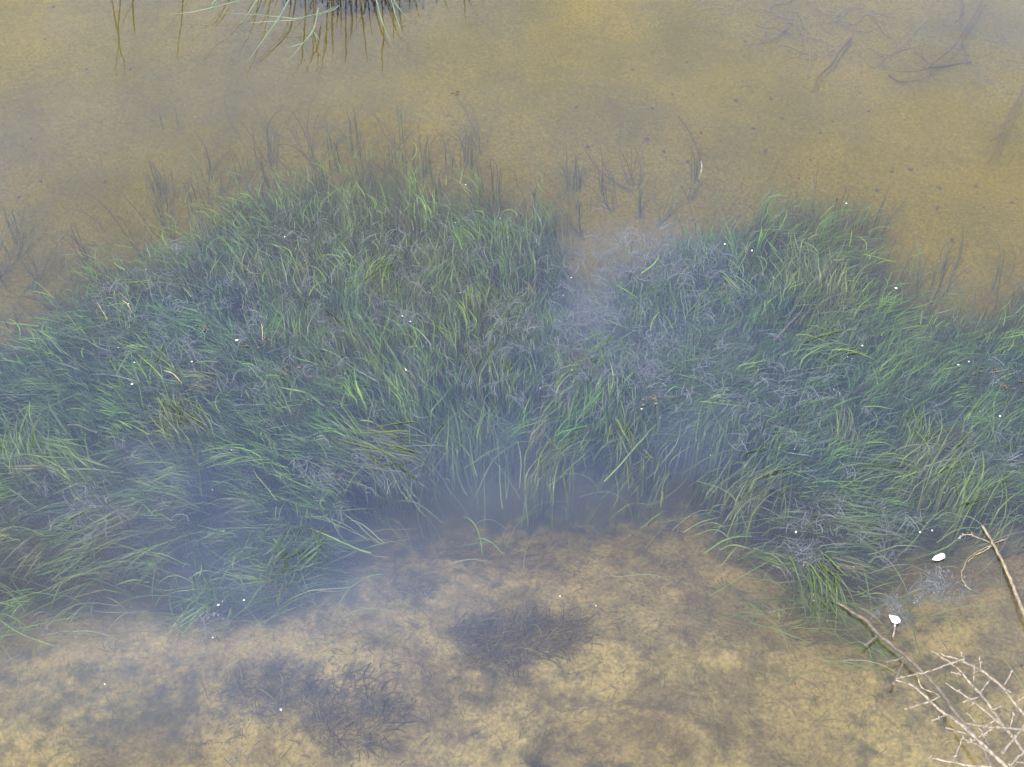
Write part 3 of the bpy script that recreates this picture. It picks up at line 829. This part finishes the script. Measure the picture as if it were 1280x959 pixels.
strand('sunken_stem', [[(1290, 90), (1276, 118), (1264, 140), (1253, 165), (1246, 185), (1234, 206)], [(1253, 165), (1245, 174), (1238, 175)], [(1262, 150), (1250, 158)]], -0.03, 0.0024, strand_mat,
       'long olive brown stem hanging down in the water at the right edge')
strand('sunken_stem', [[(1064, 48), (1050, 65), (1040, 80), (1024, 95), (1018, 112)]], -0.06, 0.0028, strand_mat, 'pale olive curled stem lying on the bed at upper right')
strand('sunken_stem', [[(1152, 87), (1180, 82), (1205, 76), (1214, 80)], [(1110, 96), (1125, 103), (1145, 100)]], -0.07, 0.0020, strand_mat, 'thin brown stem lying flat below the forked one')
strand('sunken_stem', [[(841, 24), (836, 36), (829, 52)]], -0.04, 0.0016, strand_mat, 'short olive stem alone in open water at the top')
strand('sunken_stem', [[(1230, 134), (1252, 128), (1268, 121), (1284, 115)]], -0.09, 0.0026, grey_strand_mat, 'grey stem lying on the bed beside the right edge')
strand('sunken_stem', [[(875, 60), (888, 72), (893, 86), (898, 90)]], -0.1, 0.0012, grey_strand_mat, 'thin grey hooked stem on the open bed at the top')
strand('sunken_stem', [[(848, 145), (862, 168), (872, 190), (876, 208)]], -0.08, 0.0011, grey_strand_mat, 'thin dark stem above the small pale stalk')
strand('pale_stalk', [[(876, 204), (877, 213), (873, 225)]], -0.02, 0.0013, straw_mat, 'small pale stalk sunk in open water above the notch', 'stalk')
DEAD = []
for k in range(22):
    x, y, a_ = random.gauss(1010, 75), abs(random.gauss(28, 26)), random.uniform(-.9, .6); q = []
    for j in range(5):
        q.append((x, y)); x += 13 * math.cos(a_); y -= 13 * math.sin(a_); a_ += random.gauss(0, .45)
    DEAD.append(q)
for i, ln in enumerate(DEAD + [[(925, 30), (945, 48), (968, 44), (990, 28)], [(960, 10), (985, 24), (1010, 20)], [(930, 55), (965, 50), (985, 35), (993, 20)], [(1100, 75), (1130, 55), (1148, 35), (1160, 20)],
                        [(1018, 10), (1040, 20), (1062, 14), (1075, 2)], [(1085, 62), (1110, 70), (1130, 60), (1150, 58)], [(985, 60), (1005, 72), (1030, 68), (1050, 55)], [(940, 5), (955, 22), (975, 18)]]):
    strand('dead_stem', [ln], -0.068, 0.0006, stem_mat if i % 3 else grey_strand_mat, 'thin grey dead stem in the tangle on the bed at the top right', 'stem', 'dead stems tangled on the bed at the top right')

# ------------------------------------------------------------------ sticks and straws on the bed
strand('stick', [[(558, 928), (575, 918), (598, 905), (616, 896)]], -0.085, 0.0018, dark_mat, 'thin dark stick lying slanted on the sand at the bottom', 'stick')
strand('straw', [[(316, 912), (326, 925), (333, 938), (346, 956)]], -0.07, 0.0014, straw_mat, 'pale straw sunk on the bed at lower left', 'straw')
strand('straw', [[(1088, 905), (1105, 915), (1120, 927), (1134, 945)]], -0.06, 0.0016, stem_mat, 'thin brown straw sunk on the bed left of the dry twigs', 'straw')
strand('stick', [[(815, 838), (817, 858), (820, 878)]], -0.09, 0.0010, dark_mat, 'thin dark upright stick on the sand right of the oval weed mat', 'stick')
strand('white_stalk', [[(121, 378), (128, 388), (134, 400)]], 0.001, 0.0007, straw_mat, 'white stalk standing out of the weed at upper left', 'stalk')
strand('white_stalk', [[(152, 374), (159, 380), (165, 390)]], 0.001, 0.0008, straw_mat, 'white feathery stalk above the black speck at upper left', 'stalk')
strand('white_stalk', [[(327, 405), (328, 413), (328, 424)]], 0.004, 0.0009, straw_mat, 'pale stalk standing up from the brown debris', 'stalk')
strand('pale_stalk', [[(83, 529), (98, 531), (110, 537), (121, 541)]], -0.002, 0.0009, tan_mat, 'pale floating stalk in the weed at the left', 'stalk')
strand('pale_stalk', [[(230, 422), (238, 435), (245, 448), (249, 456)]], -0.006, 0.0008, tan_mat, 'thin whitish stalk lying in the left weed', 'stalk')
strand('pale_stalk', [[(968, 425), (985, 408), (998, 393), (1006, 382)]], -0.004, 0.0012, tan_mat, 'thin tan stalk slanting in the right lobe above the flat tuft', 'stalk')
strand('pale_stalk', [[(226, 254), (234, 227), (262, 232), (280, 243)]], -0.05, 0.0009, tan_mat, 'thin tan bent stalk on the bed above the left shoulder', 'stalk')
strand('pale_stalk', [[(2, 243), (20, 250), (32, 260), (38, 268)]], -0.05, 0.0009, tan_mat, 'thin tan stalk on the bed at the left edge', 'stalk')
strand('pale_stalk', [[(205, 463), (217, 470), (228, 482)]], -0.004, 0.0012, straw_mat, 'short straw coloured stalk in the left weed', 'stalk')

# ------------------------------------------------------------------ specks and debris floating on the water
def fleck(name, x, y, lx, ly, rot, mat, lab, cat, z=0.0008, h=0.0012, group=None, seed=0):
    q = P1(x, y, z)
    v, f = blob((0, 0, 0), lx * .5, ly * .5, h * .6, math.radians(rot), 0.35, 8, 5, int(x * 7 + y) + seed)
    o = mesh_obj(name, v, f, mat); o.location = q
    return tag(o, lab, cat, group)
W = [(160, 380, .0035, .0020, 'white fleck beside the feathery stalk at upper left'), (168, 453, .0033, .0018, 'white fleck in the weed below the black speck'),
     (507, 462, .0018, .0050, 'white seed with a thin tail in the centre of the meadow'), (503, 395, .0032, .0020, 'white fleck above the white seed'), (513, 402, .0030, .0015, 'tiny white fleck just right of the fleck above the seed'),
     (906, 305, .0036, .0028, 'left of two white petals at the top of the right lobe'), (940, 313, .0022, .0040, 'right of two white petals at the top of the right lobe'), (582, 231, .0022, .0018, 'tiny white fleck at the top edge of the left lobe'),
     (714, 347, .0022, .0018, 'tiny white fleck left of the notch'), (802, 511, .0030, .0022, 'white fleck in the bright tuft right of the middle'), (1078, 432, .0032, .0025, 'white fleck right of the flat yellow green tuft'),
     (356, 296, .0026, .0020, 'white fleck on the left shoulder of the left lobe'), (273, 756, .0034, .0030, 'white fleck just above the grey fluff at lower left'), (305, 750, .0030, .0026, 'white fleck at the tip of the detached clump'),
     (266, 797, .0022, .0018, 'tiny white fleck below the grey fluff at lower left'), (351, 887, .0030, .0034, 'white fleck over the brown weed mat at the bottom left'), (131, 855, .0024, .0020, 'tiny white fleck at the left of the bottom'),
     (1150, 665, .0030, .0024, 'white fleck left of the upper white petal'), (1165, 663, .0022, .0034, 'small upright white fleck above the upper white petal'), (995, 665, .0030, .0036, 'white fleck over the drooping dark tuft'),
     (745, 757, .0020, .0024, 'tiny white fleck on the sand above the oval weed mat'), (700, 745, .0022, .0022, 'white fleck on the sand left of the tiny one'), (1198, 456, .0040, .0018, 'flat white fleck in the weed at the right'),
     (1211, 452, .0026, .0020, 'white fleck just right of the flat one at the right'), (296, 425, .0055, .0032, 'whitish flake left of the brown debris'), (240, 452, .0034, .0024, 'white fleck at the left of the weed near the thin stalk'),
     (1250, 520, .0032, .0030, 'white fleck in the thick right edge tuft'), (1058, 254, .0030, .0022, 'pale fleck right of the black speck at the right lobe'), (1120, 360, .0050, .0036, 'pale flake on the right shoulder of the meadow'),
     (165, 480, .0050, .0024, 'pale flake in the weed at the left')]
for x, y, lx, ly, lab in W:
    fleck('white_fleck', x, y, lx, ly, random.uniform(-20, 20), fleck_mat, lab, 'fleck')
TW = [(random.uniform(20, 1260), random.uniform(260, 800)) for k in range(70)]
for x, y in TW:
    if meadow_d(np.array([x]), np.array([y]))[0] < -10: continue
    fleck('tiny_fleck', x, y, random.uniform(.0009, .0019), random.uniform(.0007, .0014), random.uniform(0, 180), fleck_mat, 'tiny pale speck floating among the weed of the meadow', 'fleck', group='tiny specks floating on the meadow', h=.0008)
for x, y, lx, ly, lab in [(162, 403, .0060, .0035, 'black speck of debris floating at upper left'), (45, 523, .0040, .0020, 'black speck floating near the left edge'), (1046, 249, .0040, .0022, 'black speck at the top of the right lobe'),
                          (1003, 388, .0030, .0026, 'black speck at the end of the thin tan stalk'), (1277, 832, .0050, .0035, 'black speck at the right edge above the dry twigs'), (798, 584, .0028, .0045, 'black speck in the small tuft below the middle'),
                          (225, 479, .0040, .0018, 'black speck in the weed at the left'), (428, 843, .0020, .0016, 'tiny black speck on the sand')]:
    fleck('black_speck', x, y, lx, ly, random.uniform(-30, 30), dark_mat, lab, 'debris')
def debris(name, x, y, n_, rx, ry, mat, lab, z=0.001):
    q = P1(x, y, z)
    e = thing(name, q, lab, 'debris')
    for k in range(n_):
        dd = P1(x + random.uniform(-rx, rx), y + random.uniform(-ry, ry), z)
        v, f = blob(dd, random.uniform(.001, .004), random.uniform(.0008, .002), .0009, random.uniform(0, 3), .4, 7, 4, int(x) + k)
        mesh_obj('flake', v, f, mat, e)
    return e
debris('brown_debris', 322, 428, 12, 20, 7, tan_mat, 'patch of brown flaky debris floating in the left lobe')
debris('brown_debris', 365, 460, 6, 12, 4, tan_mat, 'small brown debris patch right of the larger one')
debris('brown_debris', 255, 410, 6, 12, 5, tan_mat, 'faint brown debris patch left of the flaky one')
debris('brown_debris', 1240, 462, 12, 30, 6, tan_mat, 'brownish debris strip floating at the right edge')
debris('brown_debris', 1262, 480, 9, 18, 6, tan_mat, 'brownish debris patch below the strip at the right edge')
debris('brown_debris', 812, 502, 7, 9, 6, stem_mat, 'brown debris beside the bright middle tuft')
fleck('tan_lump', 1044, 412, .0062, .0056, 20, tan_mat, 'round tan lump above the flat yellow green tuft', 'debris', h=.0045)
e = thing('red_brown_leaf', P1(569, 116, 0.001), 'small red brown leaf scrap floating alone in the upper middle', 'leaf')
for k, (ax, ay) in enumerate([(566, 116), (572, 114), (571, 118)]):
    v, f = blob(P1(ax, ay, 0.001), .0045, .0016, .0008, 0.5 * k - .4, .3, 8, 4, k)
    mesh_obj('lobe', v, f, leaf_mat, e)

def grey_fluff(x, y, m, rx, ry, lab, cat='fluff'):
    q = P1(x, y, -.004)
    e = thing('grey_fluff', q, lab, cat)
    for k in range(m):
        dd = P1(x + random.gauss(0, rx), y + random.gauss(0, ry), -.003)
        v, f = blob(dd, random.uniform(.001, .0035), random.uniform(.0008, .002), .0009, random.uniform(0, 3), .45, 8, 5, int(x) + k)
        mesh_obj('tuft_of_fluff', v, f, fluffy, e)
fluffy = noisy('grey_fluff', (0.015, 0.017, 0.017), (0.075, 0.078, 0.078), 300, 0.9, 0.1, 0.001)
grey_fluff(1172, 729, 7, 6, 4, 'grey fluff pair floating below the upper white petal')
grey_fluff(1190, 716, 8, 7, 4, 'grey fluff beside the curled dry blade')
grey_fluff(1190, 744, 7, 12, 3, 'row of tiny grey fluff under the curled dry blade')
grey_fluff(1120, 760, 9, 6, 6, 'grey fluff just above the lower white petal')
grey_fluff(1153, 750, 5, 5, 3, 'small grey fluff between the two white petals')
grey_fluff(268, 770, 10, 7, 3, 'grey fluff cluster at the lower left clump')
grey_fluff(1010, 700, 8, 5, 12, 'pale fluff on the drooping dark tuft')
grey_fluff(300, 948, 7, 6, 4, 'whitish fluff at the bottom left of the middle')
grey_fluff(65, 790, 6, 8, 5, 'whitish fluff near the left edge low down')

# ------------------------------------------------------------------ the two white petals
def petal(x, y, lx, ly, rot, lab, stem=None):
    q = P1(x, y, 0.003)
    e = thing('white_petal', q, lab, 'petal')
    m, n_ = 9, 5
    vv, ff = [], []
    for sgn in (1, -1):
        for i in range(m):
            u = i / (m - 1) * 2 - 1
            half = ly * math.sqrt(max(0.02, 1 - u * u)) * (0.74 + 0.34 * u + 0.10 * math.sin(5.3 * u + lx * 900))
            for j in range(n_):
                w = j / (n_ - 1) * 2 - 1
                vv.append((u * lx, w * half, 0.0025 * (1 - u * u) * (1 - w * w) + 0.0012 * u * u + sgn * 0.0003))
    for s in range(2):
        for i in range(m - 1):
            for j in range(n_ - 1):
                a0 = s * m * n_ + i * n_ + j
                qd = (a0, a0 + n_, a0 + n_ + 1, a0 + 1)
                ff.append(qd if s == 0 else qd[::-1])
    ring = [i * n_ for i in range(m)] + [(m - 1) * n_ + j for j in range(1, n_)] + [i * n_ + n_ - 1 for i in range(m - 2, -1, -1)] + [j for j in range(n_ - 2, 0, -1)]
    for k in range(len(ring)):
        a0, b0 = ring[k], ring[(k + 1) % len(ring)]
        ff.append((b0, a0, a0 + m * n_, b0 + m * n_))
    v = np.array(vv); r_ = math.radians(rot); c_, s_ = math.cos(r_), math.sin(r_)
    v = np.stack([v[:, 0] * c_ - v[:, 1] * s_, v[:, 0] * s_ + v[:, 1] * c_, v[:, 2]], -1) + q
    mesh_obj('petal_blade', v, ff, petal_mat, e)
    if stem:
        v, f = tube(smooth_path([P1(a_, b_, 0.004) for a_, b_ in stem], 4), [.0016, .0012], 6, .1)
        mesh_obj('stalk', v, f, pale_twig_mat, e)
petal(1173, 697, .0105, .0062, 24, 'pointed white petal floating alone below the right meadow')
petal(1118, 774, .0085, .0075, -40, 'broad white petal with a short stalk above the grey brown stem', [(1119, 780), (1118, 788), (1116, 797)])

# ------------------------------------------------------------------ dry twigs and straw hanging in from the near bank, lower right
def zr(x, y, tip=0.0, k=1.0):
    """they rise out of the water towards the bank corner"""
    return tip + k * max(0.0, ((x - 1046) * 0.6 + (y - 753)) / 300.0)
def branch(lines, r0, r1, name, mat, lab, tip=0.01, k=1.0, cat='twig', side_r=0.55, group=None):
    base = P1(*lines[0][-1], zr(*lines[0][-1], tip, k))
    e = thing(name, base, lab, cat, group)
    for i, ln in enumerate(lines):
        off = (random.uniform(-.004, .012) if i else 0)
        p = []
        for j, (x, y) in enumerate(ln):
            p.append(P1(x, y, zr(x, y, tip, k)))
        p = np.array(p)
        if i:                                            # side twigs stick out a little
            p[:, 2] += np.linspace(0, off, len(p)) if True else 0
        pp = smooth_path(p, 4)
        pp += RNG.normal(0, 0.0004, pp.shape)
        rr = [r1 * .55, r0 * .64] if i == 0 else [r1 * side_r * .72, r1 * side_r * 1.0]
        v, f = tube(pp, rr, 6, .14 if i else .08)
        mesh_obj('main_stem' if i == 0 else 'side_twig', v, f, mat, e)
        if mat is pale_twig_mat or mat is straw_mat:     # little scales at the joints
            for q in range(1 if len(pp) < 10 else 3):
                a_ = pp[random.randrange(len(pp))]
                v, f = blob(a_ + np.array([0, 0, .001]), random.uniform(.002, .0045), .0010, .0010, random.uniform(0, 3), .3, 6, 4, i * 7 + q)
                mesh_obj('scale', v, f, mat, e)
    return e
branch([[(1046, 753), (1058, 760), (1070, 768), (1085, 777), (1098, 793), (1120, 810), (1146, 833), (1173, 861), (1196, 893), (1223, 926), (1239, 958), (1262, 1015)],
        [(1097, 794), (1088, 802), (1080, 809)], [(1132, 821), (1120, 825), (1107, 828)], [(1131, 822), (1125, 838), (1117, 855)]],
       .0040, .0030, 'grey_brown_stem', stem_mat, 'long grey brown stem running from the drooping tuft to the lower right corner', 0.002, 0.022, 'stem', .6)
branch([[(1120, 850), (1141, 858), (1158, 872), (1173, 886), (1192, 899), (1209, 913), (1222, 925), (1240, 942), (1257, 957), (1295, 990)],
        [(1120, 848), (1143, 843), (1155, 841), (1173, 835), (1188, 829), (1205, 824)], [(1175, 870), (1160, 877), (1131, 885)],
        [(1173, 869), (1151, 862), (1144, 852)], [(1183, 894), (1163, 904)], [(1209, 918), (1179, 915)]],
       .0036, .0020, 'dry_twig', pale_twig_mat, 'thick pale dry twig beneath the others, with long side shoots', 0.174, 0.07)
branch([[(1165, 814), (1184, 826), (1199, 838), (1218, 860), (1235, 879), (1244, 894), (1257, 911), (1268, 925), (1282, 942), (1310, 975)],
        [(1203, 844), (1187, 842)], [(1217, 851), (1217, 834)], [(1225, 866), (1235, 853)], [(1225, 871), (1201, 882)], [(1242, 888), (1249, 886)]],
       .0034, .0018, 'dry_twig', pale_twig_mat, 'pale dry twig forking at the top of the lower right bundle', 0.166, 0.07)
branch([[(1175, 818), (1199, 825), (1218, 834), (1232, 842), (1253, 860), (1268, 879), (1282, 896), (1315, 935)],
        [(1205, 824), (1199, 818)], [(1226, 836), (1225, 820)], [(1253, 860), (1261, 846)], [(1254, 861), (1264, 867)], [(1270, 878), (1284, 873)]],
       .0030, .0018, 'dry_twig', pale_twig_mat, 'topmost pale dry twig curving to the right edge', 0.169, 0.07)
branch([[(1181, 853), (1203, 868), (1218, 879), (1235, 892), (1254, 908)], [(1218, 879), (1212, 884)]],
       .0024, .0015, 'dry_twig', pale_twig_mat, 'straight pale dry twig between the two forked ones', 0.166, 0.07)
branch([[(1207, 904), (1229, 908), (1248, 910), (1284, 912), (1310, 915)], [(1263, 910), (1263, 898)], [(1229, 909), (1245, 902)]],
       .0026, .0016, 'dry_twig', pale_twig_mat, 'pale dry twig lying level across the lower right bundle', 0.172, 0.07)
branch([[(1208, 890), (1216, 900), (1224, 909), (1230, 920), (1234, 931)]], .0022, .0016, 'dry_twig', pale_twig_mat, 'short steep pale dry twig in the lower right bundle', 0.169, 0.07)
branch([[(1246, 908), (1232, 917), (1217, 926)]], .0020, .0015, 'dry_twig', pale_twig_mat, 'short pale dry twig slanting down to the left in the bundle', 0.172, 0.07)
branch([[(1205, 924), (1222, 931), (1239, 942), (1262, 960), (1290, 985)], [(1222, 931), (1212, 930)]], .0028, .0018, 'dry_twig', pale_twig_mat, 'low pale dry twig with a curled tip at the bottom', 0.166, 0.07)
branch([[(1163, 948), (1192, 953), (1203, 956), (1239, 960), (1290, 975)], [(1192, 951), (1198, 936), (1203, 922)]], .0026, .0017, 'dry_twig', pale_twig_mat, 'lowest pale dry twig with one upright shoot', 0.174, 0.07)
branch([[(1284, 902), (1265, 926), (1253, 941)]], .0024, .0016, 'dry_twig', pale_twig_mat, 'pale dry twig slanting down left at the right edge', 0.176, 0.07)
branch([[(1256, 966), (1270, 950), (1284, 936)], [(1268, 951), (1280, 957)]], .0024, .0017, 'dry_twig', pale_twig_mat, 'forked pale dry twig in the very corner', 0.176, 0.07)
branch([[(1227, 657), (1236, 670), (1243, 683), (1253, 702), (1262, 723), (1271, 745), (1281, 770), (1312, 845)]],
       .0040, .0028, 'straw_stalk', straw_mat, 'thick straight straw yellow stalk entering at the right edge', 0.001, 0.012, 'stalk')
branch([[(1259, 673), (1243, 679), (1227, 687), (1212, 697), (1204, 710), (1202, 720), (1206, 730), (1213, 737)], [(1244, 680), (1232, 688), (1220, 693), (1210, 702)], [(1237, 678), (1222, 671), (1208, 667), (1198, 672)]],
       .0009, .0012, 'curled_blade', straw_mat, 'thin curled dry blade hooked behind the straw yellow stalk', 0.001, 0.003, 'blade', .8)

# ------------------------------------------------------------------ sedge tussock standing in the water at the top edge
def to_real(pl, wy, lean=0.0):
    """an upright blade known by its mirror image in the still water"""
    out = []
    for i, (x, y) in enumerate(pl):
        q = PY(x, y, wy - lean * i)
        out.append((q[0], q[1], max(-q[2], -0.02)))
    return np.array(out)
MIR = [[(300, -16), (282, 7), (246, 45), (200, 82)], [(246, -16), (236, 0), (219, 21), (202, 49)], [(232, -16), (228, 17), (224, 52), (222, 80)], [(335, -16), (300, 31), (269, 58), (245, 89)],
       [(330, -16), (318, 25), (301, 65), (289, 84)], [(414, -16), (380, 23), (343, 58), (312, 106)], [(405, -16), (380, 23), (343, 58), (303, 93), (284, 112)], [(345, -16), (330, 40), (306, 100), (294, 120)],
       [(385, -16), (380, 50), (372, 86), (356, 112)], [(398, -16), (390, 65), (377, 105)], [(392, -16), (394, 50), (397, 76), (389, 105)], [(412, -16), (408, 45), (403, 74), (394, 114)], [(415, -16), (416, 52), (414, 76)],
       [(350, -16), (346, 2), (337, 18)], [(336, -16), (332, 0), (327, 16)], [(418, -16), (416, 26), (407, 43), (401, 93)], [(424, -16), (423, 10), (420, 41)], [(427, -16), (427, 52)], [(432, -16), (433, 48), (432, 91)],
       [(448, -16), (451, 10), (455, 38), (461, 84)], [(474, -16), (467, 17), (458, 26), (450, 46)], [(462, -16), (458, 0), (450, 26), (429, 60)], [(478, -16), (479, 46), (477, 77), (479, 94)],
       [(490, -16), (491, 17), (492, 57)], [(515, -16), (519, 0), (527, 31)], [(514, -16), (512, 10), (506, 14)], [(545, -16), (555, 0), (563, 15), (574, 23)], [(577, -16), (580, 0), (583, 34)], [(582, -16), (586, 0), (593, 15)],
       [(482, -16), (482, 17)], [(446, -16), (446, 40)], [(437, -16), (440, 30), (436, 55)], [(458, -16), (462, 20), (466, 45)], [(368, -16), (362, 20), (352, 50)], [(500, -16), (500, 20), (505, 44)]]
tb = P1(425, -18, 0)
tus = thing('sedge_tussock', (tb[0], tb[1], bz1(tb[0], tb[1])), 'sedge tussock with pale green arching blades at the top edge', 'grass')
WY = P1(640, -16, 0)[1]
for i, pl in enumerate(MIR):
    q = to_real(pl, WY + random.uniform(-.005, .01), 0.006)
    q[0, 2] = -0.03
    v, f = leafblade(smooth_path(q, 4), random.uniform(.0012, .0022))
    mesh_obj('blade', v, f, blade_mat, tus)
ARCH = [([(311, -4), (279, 6), (234, 16), (200, 18)], [.075, .07, .04, .012]), ([(268, 2), (266, 10), (259, 22)], [.06, .05, .03]), ([(425, 6), (413, 14), (385, 20), (368, 23), (328, 19), (279, 16)], [.03, .05, .07, .07, .06, .03]),
        ([(420, 8), (395, 20), (368, 25), (335, 27), (305, 29)], [.03, .05, .06, .05, .03]), ([(326, -6), (312, 14), (299, 31)], [.08, .06, .03]), ([(360, 2), (348, 24), (324, 57), (308, 80)], [.08, .075, .05, .02]),
        ([(398, 10), (395, 26), (391, 39), (380, 53), (354, 83)], [.06, .07, .07, .06, .02]), ([(391, 38), (383, 51), (372, 56), (358, 60)], [.07, .06, .05, .04]), ([(391, 38), (396, 46), (400, 52)], [.07, .06, .055]),
        ([(469, -5), (478, 28), (492, 61)], [.07, .05, .015]), ([(487, -5), (496, 24), (506, 49)], [.07, .05, .015]), ([(490, -3), (500, 12), (514, 26)], [.06, .05, .03]), ([(275, -5), (270, 4), (266, 10)], [.07, .065, .06])]
for pl, zz in ARCH:
    q = np.array([P1(x, y, z_ * .35) for (x, y), z_ in zip(pl, zz)])
    q = np.vstack([P1(425 + (pl[0][0] - 425) * .8, -22, 0.0), q]) if pl[0][1] < 4 else q
    v, f = leafblade(smooth_path(q, 5), random.uniform(.0012, .0019))
    mesh_obj('blade', v, f, blade_mat, tus)
parts = []
for k in range(170):                                      # matted dead stubs of the tussock's foot
    x = random.gauss(440, 42); y = -20 + random.gauss(0, 5) + min(0, -abs(x - 440) * .05)
    q0 = P1(x, y, 0); q0[2] = -0.05
    h = random.uniform(.005, .035)
    q1 = q0 + np.array([random.gauss(0, .014), random.gauss(-.004, .014), .05 + h])
    parts.append(tube(smooth_path([q0, (q0 + q1) / 2 + RNG.normal(0, .003, 3), q1], 2), [.0022, .0010], 4))
v, f = join(parts)
o = mesh_obj('foot', v, f, stub_mat, tus); o['kind'] = 'stuff'
rs = thing('reed_stems', P1(152, -16, -0.1), 'three olive reed stems mirrored in the water at the upper left', 'reed')
for pl in [[(151, -16), (150, 0), (149, 19), (148, 50), (153, 72), (159, 112)], [(138, -16), (142, 12), (147, 41), (149, 56), (145, 77), (142, 115)], [(172, -16), (167, 0), (157, 21), (150, 41)], [(168, -16), (167, 25), (169, 46)]]:
    q = to_real(pl, WY, 0.004); q[0, 2] = -0.03
    v, f = leafblade(smooth_path(q, 4), .0019)
    mesh_obj('stem', v, f, blade_mat, rs)
